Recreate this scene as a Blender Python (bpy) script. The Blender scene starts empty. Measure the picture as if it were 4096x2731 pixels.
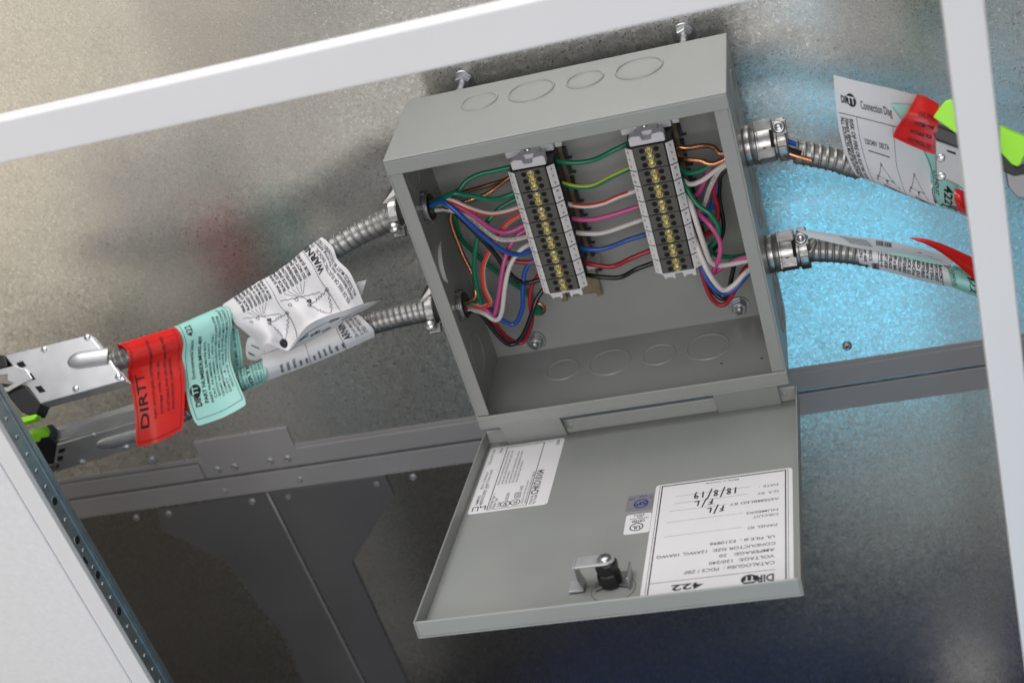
import bpy, math, random
import numpy as np
from mathutils import Matrix, Vector
random.seed(7)
sc = bpy.context.scene
col = sc.collection
S = 0.001                                     # everything below is written in millimetres
# ------------------------------------------------------------------ camera
CF = 5795.407                                 # focal length in pixels of the 4096 px wide photograph
CC = np.array([338.98, -1027.15, 680.27])
CR = np.array([[0.9546, 0.1218, -0.2719], [0.1566, 0.5713, 0.8057], [0.2535, -0.8117, 0.5263]])
u_, s_, v_ = np.linalg.svd(CR); CR = u_ @ v_
cd = bpy.data.cameras.new('camera'); cam = bpy.data.objects.new('camera', cd); col.objects.link(cam); sc.camera = cam
cd.sensor_width = 36; cd.lens = CF / 4096 * 36; cd.clip_start = .02; cd.clip_end = 50
m4 = Matrix.Identity(4)
for i in range(3):
    for j in range(3): m4[i][j] = CR[j][i]
    m4[i][3] = CC[i] * S
cam.matrix_world = m4
cd.dof.use_dof = True; cd.dof.focus_distance = 1.10; cd.dof.aperture_fstop = 5.6
# ------------------------------------------------------------------ world and lamps
W = bpy.data.worlds.new('World'); sc.world = W; W.use_nodes = True
nt = W.node_tree; bg = nt.nodes['Background']
tc = nt.nodes.new('ShaderNodeTexCoord'); sx = nt.nodes.new('ShaderNodeSeparateXYZ'); rp = nt.nodes.new('ShaderNodeValToRGB')
mr = nt.nodes.new('ShaderNodeMapRange'); mr.inputs[1].default_value = -1; mr.inputs[2].default_value = 1
nt.links.new(tc.outputs['Generated'], sx.inputs[0]); nt.links.new(sx.outputs[2], mr.inputs[0]); nt.links.new(mr.outputs[0], rp.inputs[0]); nt.links.new(rp.outputs[0], bg.inputs[0])
el = rp.color_ramp.elements
el[0].position = 0.0; el[0].color = (.020, .020, .022, 1)
el[1].position = 1.0; el[1].color = (.55, .55, .56, 1)
for p, c in ((.15, (.05, .048, .047)), (.20, (.26, .245, .225)), (.28, (.19, .172, .145)), (.33, (.17, .16, .14)), (.38, (.32, .31, .28)), (.50, (.36, .36, .36)), (.7, (.42, .42, .43))):
    e = el.new(p); e.color = (*c, 1)
bg.inputs[1].default_value = 0.24
def area(name, loc, tgt, sx_, sy_, power, color):
    l = bpy.data.lights.new(name, 'AREA'); l.shape = 'RECTANGLE'; l.size = sx_ * S; l.size_y = sy_ * S; l.energy = power; l.color = color
    o = bpy.data.objects.new(name, l); col.objects.link(o); o.location = Vector(loc) * S
    o.rotation_euler = (Vector(tgt) - Vector(loc)).to_track_quat('-Z', 'Y').to_euler(); return o
area('overhead_light', (-100, 0, 2300), (-50, -50, 100), 2400, 1500, 46, (1, .985, .965))
area('cyan_sheet_fill', (300, -1000, -610), (300, 28, 30), 400, 350, 1.08, (.14, .66, 1))  # added area light, placed so its cyan mirror image falls on the upper sheet
area('warm_sheet_fill', (-1050, -1000, -10), (-280, 28, 250), 900, 820, 2.2, (1, .90, .74))  # unseen added light that gives the sheet's left side its warm reflection
area('neutral_sheet_fill', (90, -1000, -120), (100, 28, 190), 1040, 210, .85, (1, .99, .98))  # added neutral strip, mirrored in the sheet on both sides of the box top
area('low_sheet_fill', (420, -1000, -1000), (340, 28, -180), 560, 460, .28, (.96, 1, .98))  # added dim fill for the grey sheen low on the right
area('front_lamp', (200, -2200, 1000), (100, -100, 50), 1600, 800, 23, (1, .985, 1))
area('overhead_light', (-700, -900, 2300), (-300, -84, 115), 600, 600, 1.6, (1, .99, 1))  # small overhead light added to brighten the upper left plug's face
area('blue_sheet_fill', (240, -1000, -1560), (264, 28, -452), 1500, 80, .085, (.06, .22, 1))  # added thin blue light, reflected as a band in the lower sheet
area('beige_sheet_fill', (366, -300, -828), (358, 28, -470), 60, 60, .0075, (1, .96, .85))  # tiny added light standing in for a bright square mirrored in the lower sheet
vs = sc.view_settings; vs.view_transform = 'Standard'; vs.look = 'None'; vs.gamma = 1; vs.use_curve_mapping = False; vs.exposure = 0
try:
    sc.cycles.use_denoising = True; sc.cycles.denoiser = 'OPENIMAGEDENOISE'
except Exception: pass
sc.cycles.max_bounces = 8; sc.cycles.sample_clamp_indirect = 4; sc.cycles.caustics_reflective = True; sc.cycles.blur_glossy = .3
# ------------------------------------------------------------------ picture measurements -> places on real planes
CROP = dict(c0=(0, 0, 1.7415), cA=(1500, 100, .72279), cL=(1650, 450, .63796), cR=(2350, 400, .57394), cP=(0, 1150, .47836), cT=(850, 750, .54201),
            cQ=(3150, 250, .6379), cC=(1850, 1700, .47833), cS=(2400, 1800, .44643), c6=(0, 1600, .80782), c7=(3000, 1200, .97682), c4=(2900, 200, .70147), c2=(1500, 1233, .87167))
def px(c, x, y): o = CROP[c]; return o[0] + o[2] * x, o[1] + o[2] * y
def ray(u, v): return np.array([(u - 2048) / CF, -(v - 1365.5) / CF, -1.]) @ CR
def at(c, x, y, Y):
    d = ray(*px(c, x, y)); return CC + d * (Y - CC[1]) / d[1]
def atax(c, x, y, ax, val):
    d = ray(*px(c, x, y)); return CC + d * (val - CC[ax]) / d[ax]
def atpl(c, x, y, P, n):
    d = ray(*px(c, x, y)); P = np.array(P, float); n = np.array(n, float); return CC + d * ((P - CC) @ n) / (d @ n)
# ------------------------------------------------------------------ materials
def mat(name, rgb, rough=.5, metal=0., var=.0, vscale=40, bump=0., bscale=800, coat=0., spec=.5):
    m = bpy.data.materials.new(name); m.use_nodes = True; t = m.node_tree; b = t.nodes['Principled BSDF']
    b.inputs['Base Color'].default_value = (*rgb, 1); b.inputs['Roughness'].default_value = rough; b.inputs['Metallic'].default_value = metal
    b.inputs['Specular IOR Level'].default_value = spec
    if coat: b.inputs['Coat Weight'].default_value = coat; b.inputs['Coat Roughness'].default_value = .15
    tcn = t.nodes.new('ShaderNodeTexCoord')
    if var:
        n = t.nodes.new('ShaderNodeTexNoise'); n.inputs['Scale'].default_value = vscale; n.inputs['Detail'].default_value = 4
        r = t.nodes.new('ShaderNodeValToRGB'); r.color_ramp.elements[0].position = .3; r.color_ramp.elements[1].position = .7
        r.color_ramp.elements[0].color = (*[c * (1 - var) for c in rgb], 1); r.color_ramp.elements[1].color = (*[min(1, c * (1 + var)) for c in rgb], 1)
        t.links.new(tcn.outputs['Object'], n.inputs['Vector']); t.links.new(n.outputs[0], r.inputs[0]); t.links.new(r.outputs[0], b.inputs['Base Color'])
        q = t.nodes.new('ShaderNodeMapRange'); q.inputs[3].default_value = rough * .85; q.inputs[4].default_value = min(1, rough * 1.15)
        t.links.new(n.outputs[0], q.inputs[0]); t.links.new(q.outputs[0], b.inputs['Roughness'])
    if bump:
        n = t.nodes.new('ShaderNodeTexNoise'); n.inputs['Scale'].default_value = bscale; n.inputs['Detail'].default_value = 2
        k = t.nodes.new('ShaderNodeBump'); k.inputs['Strength'].default_value = bump; k.inputs['Distance'].default_value = .0003
        t.links.new(tcn.outputs['Object'], n.inputs['Vector']); t.links.new(n.outputs[0], k.inputs['Height']); t.links.new(k.outputs[0], b.inputs['Normal'])
    return m
def galv(name, rgb, rough, tilt, scale=520, wave=.10, var=.16):
    """zinc spangle: every crystal is a small cell with its own tilt, tone and gloss"""
    m = bpy.data.materials.new(name); m.use_nodes = True; t = m.node_tree; b = t.nodes['Principled BSDF']; b.inputs['Metallic'].default_value = 1
    N = t.nodes.new; L = t.links.new
    tcn = N('ShaderNodeTexCoord'); ns = N('ShaderNodeTexNoise'); ns.inputs['Scale'].default_value = scale * .45; ns.inputs['Detail'].default_value = 3
    L(tcn.outputs['Object'], ns.inputs['Vector'])
    mx = N('ShaderNodeMixRGB'); mx.blend_type = 'LINEAR_LIGHT'; mx.inputs[0].default_value = .0030
    L(tcn.outputs['Object'], mx.inputs[1]); L(ns.outputs['Color'], mx.inputs[2])
    v = N('ShaderNodeTexVoronoi'); v.inputs['Scale'].default_value = scale; L(mx.outputs[0], v.inputs['Vector'])
    s = N('ShaderNodeVectorMath'); s.operation = 'SUBTRACT'; s.inputs[1].default_value = (.5, .5, .5); L(v.outputs['Color'], s.inputs[0])
    sc_ = N('ShaderNodeVectorMath'); sc_.operation = 'SCALE'; sc_.inputs[3].default_value = tilt; L(s.outputs[0], sc_.inputs[0])
    wv = N('ShaderNodeTexNoise'); wv.inputs['Scale'].default_value = 7; wv.inputs['Detail'].default_value = 3; L(tcn.outputs['Object'], wv.inputs['Vector'])
    ws = N('ShaderNodeVectorMath'); ws.operation = 'SUBTRACT'; ws.inputs[1].default_value = (.5, .5, .5); L(wv.outputs['Color'], ws.inputs[0])
    wk = N('ShaderNodeVectorMath'); wk.operation = 'SCALE'; wk.inputs[3].default_value = wave; L(ws.outputs[0], wk.inputs[0])
    wa = N('ShaderNodeVectorMath'); wa.operation = 'ADD'; L(sc_.outputs[0], wa.inputs[0]); L(wk.outputs[0], wa.inputs[1])
    g = N('ShaderNodeNewGeometry'); a = N('ShaderNodeVectorMath'); a.operation = 'ADD'; L(g.outputs['Normal'], a.inputs[0]); L(wa.outputs[0], a.inputs[1])
    nm = N('ShaderNodeVectorMath'); nm.operation = 'NORMALIZE'; L(a.outputs[0], nm.inputs[0]); L(nm.outputs[0], b.inputs['Normal'])
    big = N('ShaderNodeTexNoise'); big.inputs['Scale'].default_value = 9; big.inputs['Detail'].default_value = 5; L(tcn.outputs['Object'], big.inputs['Vector'])
    sp = N('ShaderNodeSeparateXYZ'); L(v.outputs['Color'], sp.inputs[0])
    r = N('ShaderNodeMapRange'); r.inputs[3].default_value = 1 - var; r.inputs[4].default_value = 1 + var; L(sp.outputs[0], r.inputs[0])
    r2 = N('ShaderNodeMapRange'); r2.inputs[1].default_value = .3; r2.inputs[2].default_value = .7; r2.inputs[3].default_value = .93; r2.inputs[4].default_value = 1.05; L(big.outputs[0], r2.inputs[0])
    mm = N('ShaderNodeMath'); mm.operation = 'MULTIPLY'; L(r.outputs[0], mm.inputs[0]); L(r2.outputs[0], mm.inputs[1])
    cs = N('ShaderNodeVectorMath'); cs.operation = 'SCALE'; cs.inputs[0].default_value = rgb; L(mm.outputs[0], cs.inputs[3]); L(cs.outputs[0], b.inputs['Base Color'])
    rr = N('ShaderNodeMapRange'); rr.inputs[3].default_value = rough * .8; rr.inputs[4].default_value = rough * 1.25; L(sp.outputs[1], rr.inputs[0]); L(rr.outputs[0], b.inputs['Roughness'])
    return m
MT = dict(
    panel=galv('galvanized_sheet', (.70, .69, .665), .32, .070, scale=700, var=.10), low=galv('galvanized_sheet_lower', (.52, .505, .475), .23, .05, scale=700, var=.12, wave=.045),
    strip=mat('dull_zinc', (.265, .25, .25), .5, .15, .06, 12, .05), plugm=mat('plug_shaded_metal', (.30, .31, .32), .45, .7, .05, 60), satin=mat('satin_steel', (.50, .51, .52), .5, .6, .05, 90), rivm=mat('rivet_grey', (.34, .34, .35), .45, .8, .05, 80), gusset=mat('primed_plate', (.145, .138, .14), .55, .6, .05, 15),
    paint=mat('grey_enamel', (.300, .311, .298), .33, 0, .055, 11, .16, 1500), paintd=mat('grey_enamel_line', (.27, .28, .27), .4),
    white=mat('white_powder_coat', (.87, .862, .88), .42, 0, .012, 8, .04, 1200), wall=mat('white_gypsum', (.88, .87, .89), .8, 0, .03, 200, .5, 900),
    zinc=mat('bright_zinc', (.50, .51, .52), .34, 1, .12, 120), cast=mat('die_cast_zinc', (.40, .395, .385), .34, 1, .16, 160, .35, 500),
    cond=mat('steel_conduit', (.30, .30, .29), .42, .9, .14, 150, .2, 600), alu=mat('plug_aluminium', (.70, .71, .73), .30, .85, .05, 60),
    dark=mat('dark_steel', (.30, .32, .35), .24, .95, .2, 200), black=mat('black_plastic', (.012, .012, .013), .38), hole=mat('hole_black', (.006, .006, .006), .9),
    block=mat('terminal_grey', (.085, .083, .075), .5, 0, .05, 300), side=mat('terminal_dark', (.03, .03, .032), .5), nyl=mat('white_nylon', (.62, .61, .65), .42, 0, .03, 200),
    mark=mat('marker_white', (.84, .83, .84), .5), brass=mat('yellow_chromate', (.72, .55, .05), .32, .45, .15, 900), railm=mat('rail_yellow_zinc', (.36, .30, .20), .35, .8, .2, 200),
    lime=mat('lime_plastic', (.36, .88, .03), .4), paper=mat('white_label', (.82, .81, .83), .42, 0, .015, 60), paperm=mat('matt_label', (.76, .75, .77), .55),
    ink=mat('black_ink', (.012, .011, .015), .6), inkg=mat('grey_ink', (.12, .12, .13), .6), inkb=mat('blue_ink', (.02, .03, .22), .6), silver=mat('silver_label', (.30, .29, .33), .4, .3),
    red=mat('red_label', (.74, .022, .018), .22, 0, .04, 60, 0, 800, .4), teal=mat('teal_label', (.40, .76, .68), .38, 0, .02, 60), pen=mat('pen_ink', (.01, .01, .012), .35),
    copper=mat('bare_copper', (.72, .34, .18), .30, 1, .25, 700), w_green=mat('green_sleeve', (.004, .17, .085), .28), w_white=mat('white_sleeve', (.62, .58, .57), .32, 0, .03, 100),
    w_red=mat('red_sleeve', (.32, .012, .028), .26), w_pink=mat('pink_sleeve', (.52, .085, .25), .3), w_blue=mat('blue_sleeve', (.02, .085, .38), .28), w_black=mat('black_sleeve', (.010, .010, .012), .25),
    w_stripe=mat('orange_stripe', (.70, .05, .015), .35), w_yellow=mat('yellow_stripe', (.55, .60, .02), .35), w_brown=mat('old_copper', (.16, .07, .035), .4, .6))
# ------------------------------------------------------------------ mesh helper
class M:
    def __init__(s): s.v = []; s.f = []; s.m = []; s.mats = []; s.sm = []
    def mi(s, m):
        if m not in s.mats: s.mats.append(m)
        return s.mats.index(m)
    def add(s, vs, fs, m, smooth=False, X=None):
        o = len(s.v); k = s.mi(m)
        if X is not None: O, A = X; vs = [O + np.array(v, float) @ A for v in vs]
        s.v += [tuple(float(c) for c in v) for v in vs]
        for f in fs: s.f.append([o + i for i in f]); s.m.append(k); s.sm.append(smooth)
        return s
    def box(s, a, b, m, X=None):
        x0, y0, z0 = [min(p, q) for p, q in zip(a, b)]; x1, y1, z1 = [max(p, q) for p, q in zip(a, b)]
        vs = [(x0, y0, z0), (x1, y0, z0), (x1, y1, z0), (x0, y1, z0), (x0, y0, z1), (x1, y0, z1), (x1, y1, z1), (x0, y1, z1)]
        return s.add(vs, [(0, 3, 2, 1), (4, 5, 6, 7), (0, 1, 5, 4), (1, 2, 6, 5), (2, 3, 7, 6), (3, 0, 4, 7)], m, False, X)
    def prism(s, poly, d, m, X=None):
        poly = [np.array(p, float) for p in poly]; d = np.array(d, float); n = len(poly)
        nn = sum(np.cross(poly[i], poly[(i + 1) % n]) for i in range(n))
        if nn @ d > 0: poly = poly[::-1]
        vs = poly + [p + d for p in poly]
        return s.add(vs, [list(range(n)), list(range(2 * n - 1, n - 1, -1))] + [(i, i + n, (i + 1) % n + n, (i + 1) % n) for i in range(n)], m, False, X)
    def lathe(s, prof, O, ax, m, n=32, smooth=True, ref=None, ph=0.):
        """prof = [(radius, height along ax)]"""
        ax = np.array(ax, float); ax /= np.linalg.norm(ax); r = np.array(ref if ref is not None else ((0, 0, 1) if abs(ax[2]) < .9 else (1, 0, 0)), float)
        e = np.cross(ax, r); e /= np.linalg.norm(e); g = np.cross(ax, e); O = np.array(O, float); vs = []; fs = []
        for (r_, h) in prof:
            for k in range(n):
                a = 2 * math.pi * k / n + ph; vs.append(O + ax * h + r_ * (math.cos(a) * e + math.sin(a) * g))
        for i in range(len(prof) - 1):
            for k in range(n):
                a = i * n + k; b = i * n + (k + 1) % n; fs.append((a, b, b + n, a + n))
        if prof[0][0] > 1e-6: fs.append(list(range(n - 1, -1, -1)))
        if prof[-1][0] > 1e-6: fs.append([(len(prof) - 1) * n + k for k in range(n)])
        return s.add(vs, fs, m, smooth)
    def build(s, name, parent=None, bevel=0., solid=0., loc=None):
        me = bpy.data.meshes.new(name); org = np.array(loc if loc is not None else (0, 0, 0), float)
        me.from_pydata([tuple((np.array(v) - org) * S) for v in s.v], [], s.f); 
        for m in s.mats: me.materials.append(MT[m])
        me.polygons.foreach_set('material_index', s.m); me.polygons.foreach_set('use_smooth', s.sm); me.update()
        o = bpy.data.objects.new(name, me); col.objects.link(o)
        if parent is not None:
            o.parent = parent; o.location = Vector(org * S) - Vector(parent['o']) if 'o' in parent.keys() else Vector(org * S)
        else: o.location = Vector(org * S)
        if solid: q = o.modifiers.new('thickness', 'SOLIDIFY'); q.thickness = solid * S; q.offset = -1
        if bevel:
            q = o.modifiers.new('edge', 'BEVEL'); q.width = bevel * S; q.segments = 2; q.limit_method = 'ANGLE'; q.angle_limit = .6
        return o
def tag(o, label, cat=None, group=None, kind=None):
    o['label'] = label
    if cat: o['category'] = cat
    if group: o['group'] = group
    if kind: o['kind'] = kind
    return o
def thing(name, label, cat, loc, group=None):
    o = bpy.data.objects.new(name, None); col.objects.link(o); o.empty_display_size = .01; o.location = Vector(np.array(loc, float) * S)
    return tag(o, label, cat, group)
def part(mb, name, parent, **k):
    """mb holds world millimetres; parent's world place is taken off"""
    P = parent; w = Vector((0, 0, 0))
    while P is not None: w += P.location; P = P.parent
    o = mb.build(name, None, **{kk: vv for kk, vv in k.items() if kk != 'loc'}); o.parent = parent; o.location = -w
    return o
# ------------------------------------------------------------------ curves
def cr(P, n=10):
    P = np.array(P, float); Q = np.vstack([2 * P[0] - P[1], P, 2 * P[-1] - P[-2]]); out = []
    for i in range(1, len(Q) - 2):
        for k in range(n):
            t = k / n; a, b, c, d = Q[i - 1], Q[i], Q[i + 1], Q[i + 2]
            out.append(.5 * ((2 * b) + (c - a) * t + (2 * a - 5 * b + 4 * c - d) * t * t + (3 * b - a - 3 * c + d) * t ** 3))
    out.append(P[-1]); return np.array(out)
def resample(P, step):
    d = np.r_[0, np.cumsum(np.linalg.norm(np.diff(P, axis=0), axis=1))]; n = max(2, int(d[-1] / step) + 1); s = np.linspace(0, d[-1], n)
    return np.c_[[np.interp(s, d, P[:, k]) for k in range(3)]].T, s
def frames(P):
    T = np.gradient(P, axis=0); T /= np.linalg.norm(T, axis=1)[:, None]; U = np.zeros_like(P); u = np.cross(T[0], (0, -1, 0.3)); u /= np.linalg.norm(u)
    for i in range(len(P)):
        u = u - T[i] * (u @ T[i]); u /= np.linalg.norm(u); U[i] = u
    return T, U, np.cross(T, U)
def tube(mb, P, r, m, n=12, step=2.0, stripe=None, phase=0., rfun=None, cap=True):
    P, s = resample(P, step); T, U, V = frames(P); vs = []; k = len(P)
    for i in range(k):
        for j in range(n):
            a = 2 * math.pi * j / n; rr = rfun(s[i], a) if rfun else r; vs.append(P[i] + rr * (math.cos(a) * U[i] + math.sin(a) * V[i]))
    base = []; st = []
    for i in range(k - 1):
        for j in range(n):
            a = i * n + j; b = i * n + (j + 1) % n; q = (a, b, b + n, a + n)
            if stripe:
                w = (j / n - phase) % 1.
                if (w < .25) and stripe[1] <= s[i] / s[-1] <= stripe[2]: st.append(q); continue
            base.append(q)
    if cap: base += [list(range(n - 1, -1, -1)), [(k - 1) * n + j for j in range(n)]]
    o = len(mb.v); mb.add(vs, base, m, True)
    if st:
        km = mb.mi(stripe[0])
        for q in st: mb.f.append([o + i for i in q]); mb.m.append(km); mb.sm.append(True)
    return mb
# ------------------------------------------------------------------ printing
_tc = {}
def glyphs(txt, bold=0.):
    key = (txt, bold)
    if key in _tc: return _tc[key]
    c = bpy.data.curves.new('t', 'FONT'); c.body = txt; c.size = 1; c.resolution_u = 3; c.offset = min(.032, bold + .009); c.fill_mode = 'FRONT'
    o = bpy.data.objects.new('t', c); col.objects.link(o); bpy.context.view_layer.update()
    me = o.evaluated_get(bpy.context.evaluated_depsgraph_get()).to_mesh()
    v = np.array([tuple(p.co) for p in me.vertices]).reshape(-1, 3)[:, :2]; f = [list(p.vertices) for p in me.polygons]
    w = v[:, 0].max() if len(v) else 0
    o.to_mesh_clear(); bpy.data.objects.remove(o); bpy.data.curves.remove(c)
    _tc[key] = (v, f, w); return _tc[key]
def page(mb, F, items, ink='ink', h=.25):
    """F(x, y) -> (point, normal); page millimetres, x along the reading direction, y down the page"""
    def put(pts, fs, m):
        vs = []; hh_ = h + (.14 if m in ('paper', 'paperm', 'teal') else 0.)
        for (x, y) in pts:
            p, n = F(x, y); vs.append(p + n * hh_)
        mb.add(vs, fs, m)
    for it in items:
        k = it[0]; m = ink
        if isinstance(it[-1], str) and it[-1] in MT: m = it[-1]; it = it[:-1]
        if k == 't':                                   # t x y height text [width] [bold] [rot]
            x, y, hh, s = it[1:5]; width = it[5] if len(it) > 5 else None; bold = it[6] if len(it) > 6 else 0.; rot = it[7] if len(it) > 7 else 0
            v, f, w = glyphs(s, bold)
            if not len(v): continue
            sy = hh / .72; sxx = (width / w) if width else sy
            ca, sa = math.cos(rot), math.sin(rot); put([(x + sxx * a * ca + sy * b * sa, y + sxx * a * sa - sy * b * ca) for a, b in v], f, m)
        elif k in 'lp':                                # polyline with a width
            pts, wd = ([(it[1], it[2]), (it[3], it[4])], it[5]) if k == 'l' else (it[1], it[2])
            for (xa, ya), (xb, yb) in zip(pts[:-1], pts[1:]):
                L = math.hypot(xb - xa, yb - ya) or 1e-6; nx, ny = -(yb - ya) / L * wd / 2, (xb - xa) / L * wd / 2; nn = max(1, int(L / 2.5)); q = []; fs = []
                for i in range(nn + 1):
                    t = i / nn; q += [(xa + (xb - xa) * t + nx, ya + (yb - ya) * t + ny), (xa + (xb - xa) * t - nx, ya + (yb - ya) * t - ny)]
                    if i < nn: fs.append((2 * i, 2 * i + 1, 2 * i + 3, 2 * i + 2))
                put(q, fs, m)
        elif k == 'o':                                 # ring: x y rx ry width
            x, y, rx, ry, wd = it[1:6]; q = []; fs = []; n = 20
            for i in range(n):
                a = 2 * math.pi * i / n; q += [(x + rx * math.cos(a), y + ry * math.sin(a)), (x + (rx - wd) * math.cos(a), y + (ry - wd) * math.sin(a))]
                fs.append((2 * i, 2 * i + 1, (2 * i + 3) % (2 * n), (2 * i + 2) % (2 * n)))
            put(q, fs, m)
        elif k == 'd':                                 # disc
            x, y, rx, ry = it[1:5]; n = 20; put([(x + rx * math.cos(2 * math.pi * i / n), y + ry * math.sin(2 * math.pi * i / n)) for i in range(n)], [list(range(n))], m)
        elif k == 'r':                                 # filled rectangle
            x0, y0, x1, y1 = it[1:5]; put([(x0, y0), (x1, y0), (x1, y1), (x0, y1)], [(0, 1, 2, 3)], m)
def rrect(x0, y0, x1, y1, r, n=5):
    out = []
    for cx, cy, a0 in ((x1 - r, y1 - r, 0), (x0 + r, y1 - r, 90), (x0 + r, y0 + r, 180), (x1 - r, y0 + r, 270)):
        for i in range(n + 1):
            a = math.radians(a0 + 90 * i / n); out.append((cx + r * math.cos(a), cy + r * math.sin(a)))
    return out
class Patch:
    """smooth sheet through rows of control points, each (crop, [(x, y, world Y)...])"""
    def __init__(s, rows, lift=3.0):
        s.G = np.array([[at(c, x, y, Y) for (x, y, Y) in pts] for c, pts in rows]); s.G = s.G + lift * (CC - s.G) / np.linalg.norm(CC - s.G, axis=2)[:, :, None]; s.nr, s.nc = s.G.shape[:2]
        p, n = s.raw(.5, .6); s.sg = 1. if n @ (CC - p) > 0 else -1.
    @staticmethod
    def c1(P, t):
        n = len(P) - 1; t = min(max(t, 0), 1) * n; i = min(int(t), n - 1); f = t - i
        a = P[i - 1] if i > 0 else 2 * P[0] - P[1]; b = P[i]; c = P[i + 1]; d = P[i + 2] if i + 2 <= n else 2 * P[n] - P[n - 1]
        return .5 * ((2 * b) + (c - a) * f + (2 * a - 5 * b + 4 * c - d) * f * f + (3 * b - a - 3 * c + d) * f ** 3)
    def pt(s, a, b): return s.c1([s.c1(r, a) for r in s.G], b)
    def raw(s, a, b):
        e = .01; p = s.pt(a, b); da = s.pt(min(a + e, 1), b) - s.pt(max(a - e, 0), b); db = s.pt(a, min(b + e, 1)) - s.pt(a, max(b - e, 0))
        n = np.cross(da, db); return p, n / (np.linalg.norm(n) + 1e-9)
    def __call__(s, a, b): p, n = s.raw(a, b); return p, n * s.sg
    def mesh(s, mb, m, na=28, nb=40, corner=0., wave=None):
        vs = []; fs = []
        for j in range(nb + 1):
            for i in range(na + 1):
                a, b = i / na, j / nb
                if corner:                               # round the two lower corners
                    ea = min(a, 1 - a); lim = corner
                    if ea < lim: b = b * (1 - (1 - math.sqrt(max(0, 1 - (1 - ea / lim) ** 2))) * corner * .55)
                vs.append(s.pt(a, b))
        for j in range(nb):
            for i in range(na):
                k = j * (na + 1) + i; q = (k, k + 1, k + na + 2, k + na + 1); fs.append(q if s.sg > 0 else q[::-1])
        mb.add(vs, fs, m, True)
        # keep the drawn side outwards
        v = [np.array(vs[i]) for i in fs[len(fs) // 2]]; n = np.cross(v[1] - v[0], v[2] - v[0])
        if n @ (CC - v[0]) < 0: mb.f[-len(fs):] = [f[::-1] for f in mb.f[-len(fs):]]
        return mb
# ================================================================== THE WALL BEHIND
PY = 28.0                                               # face of the galvanised sheets
up = M(); up.box((-900, PY, -80), (900, PY + 1.2, 700), 'panel')
# (edges of the two sheets meet the folded strips)
upper = tag(up.build('metal_sheet'), 'upper galvanized steel sheet with zinc spangle behind the grey box', 'metal sheet')
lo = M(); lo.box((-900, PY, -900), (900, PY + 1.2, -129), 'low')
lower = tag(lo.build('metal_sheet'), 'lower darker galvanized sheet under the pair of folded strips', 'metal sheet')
def zseam(c, pts): a = [at(c, *p, PY)[2] for p in pts]; return sum(a) / len(a)
s1 = M(); s1.box((-338, PY - 1.6, -104.5), (-900, PY, -86.2), 'strip'); s1.box((-337, PY - 1.6, -104.5), (900, PY, -84.0), 'strip')
st1 = tag(s1.build('metal_strip', bevel=.5), 'upper folded zinc strip running across right below the box', 'metal strip', 'folded zinc strips under the box')
s2 = M(); s2.box((-900, PY - 2.2, -131), (900, PY, -107.5), 'strip')
st2 = tag(s2.build('metal_strip', bevel=.6), 'lower folded zinc strip running across above the dark stud plates', 'metal strip', 'folded zinc strips under the box')
sb = M(); sb.box((-900, PY + .2, -110), (900, PY + 1.2, -80), 'dark')
part(sb, 'joint_backing', st1)
tb = M(); tb.box((900, PY - .6, -79.6), (-900, PY + .1, -84.1), 'strip'); part(tb, 'folded_edge', st1)
# small riveted patch above the strip
g = M(); Q = [at('c6', *p, PY) for p in ((962, 205), (1400, 133), (1420, 130), (1466, 240), (1004, 306))]
g.prism([q + np.array((0, -1.8, 0)) for q in Q], (0, 1.7, 0), 'strip')
patchp = tag(g.build('splice_plate', bevel=.3), 'flat grey splice plate lapped onto the upper strip near the red tags', 'metal plate')
# stud and its gusset plates
gl = M(); Q = [at('c6', *p, PY) for p in ((782, 535), (1318, 452), (1800, 1400), (1880, 1560), (1560, 1560), (1420, 1180), (1105, 785), (800, 640))]
gl.prism([q + np.array((0, -1.2, 0)) for q in Q], (0, 1.1, 0), 'gusset')
tag(gl.build('gusset_plate', bevel=.3), 'left half of the dark grey gusset plate beside the ridge of the stud', 'metal plate', 'gusset plates under the strips')
gr = M(); Q = [at('c6', *p, PY) for p in ((1338, 450), (1905, 362), (1952, 462), (1745, 795), (2025, 1400), (2100, 1560), (1900, 1560), (1822, 1400))]
gr.prism([q + np.array((0, -2.4, 0)) for q in Q], (0, 2.3, 0), 'gusset')
tag(gr.build('gusset_plate', bevel=.4), 'right half of the dark grey gusset plate with a notched edge towards the open cover', 'metal plate', 'gusset plates under the strips')
rd = M(); a = at('c6', 1326, 452, PY); b = at('c6', 1890, 1560, PY); tube(rd, np.array([a + (0, -2.2, 0), b + (0, -2.2, 0)]), 1.1, 'strip', 8, 50)
tag(rd.build('metal_stud_ridge'), 'thin raised ridge of the stud running down between the two gusset plates', 'metal ridge')
RV = [('c6', 755, 298, upper), ('c6', 1078, 343, st1), ('c6', 1162, 328, st1), ('c6', 1337, 300, st1), ('c6', 1424, 288, st1), ('c6', 1485, 390, st2), ('c6', 1113, 448, st2),
      ('c6', 1251, 502, lower), ('c6', 1428, 476, lower), ('c6', 1866, 412, lower), ('c6', 2046, 381, lower), ('c6', 678, 583, lower), ('c6', 838, 563, lower), ('c7', 398, 190, upper)]
for c, x, y, par in RV:
    p = at(c, x, y, PY - 1.2); r = M()
    r.lathe([(4.1, 0), (4.0, .7), (3.3, 1.5), (2.2, 1.95), (1.35, 2.0), (1.2, 1.1)], p + (0, .4, 0), (0, -1, 0), 'rivm', 20); r.lathe([(1.25, 1.15), (0, 1.2)], p + (0, .4, 0), (0, -1, 0), 'hole', 12)
    part(r, 'rivet', par)
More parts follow.
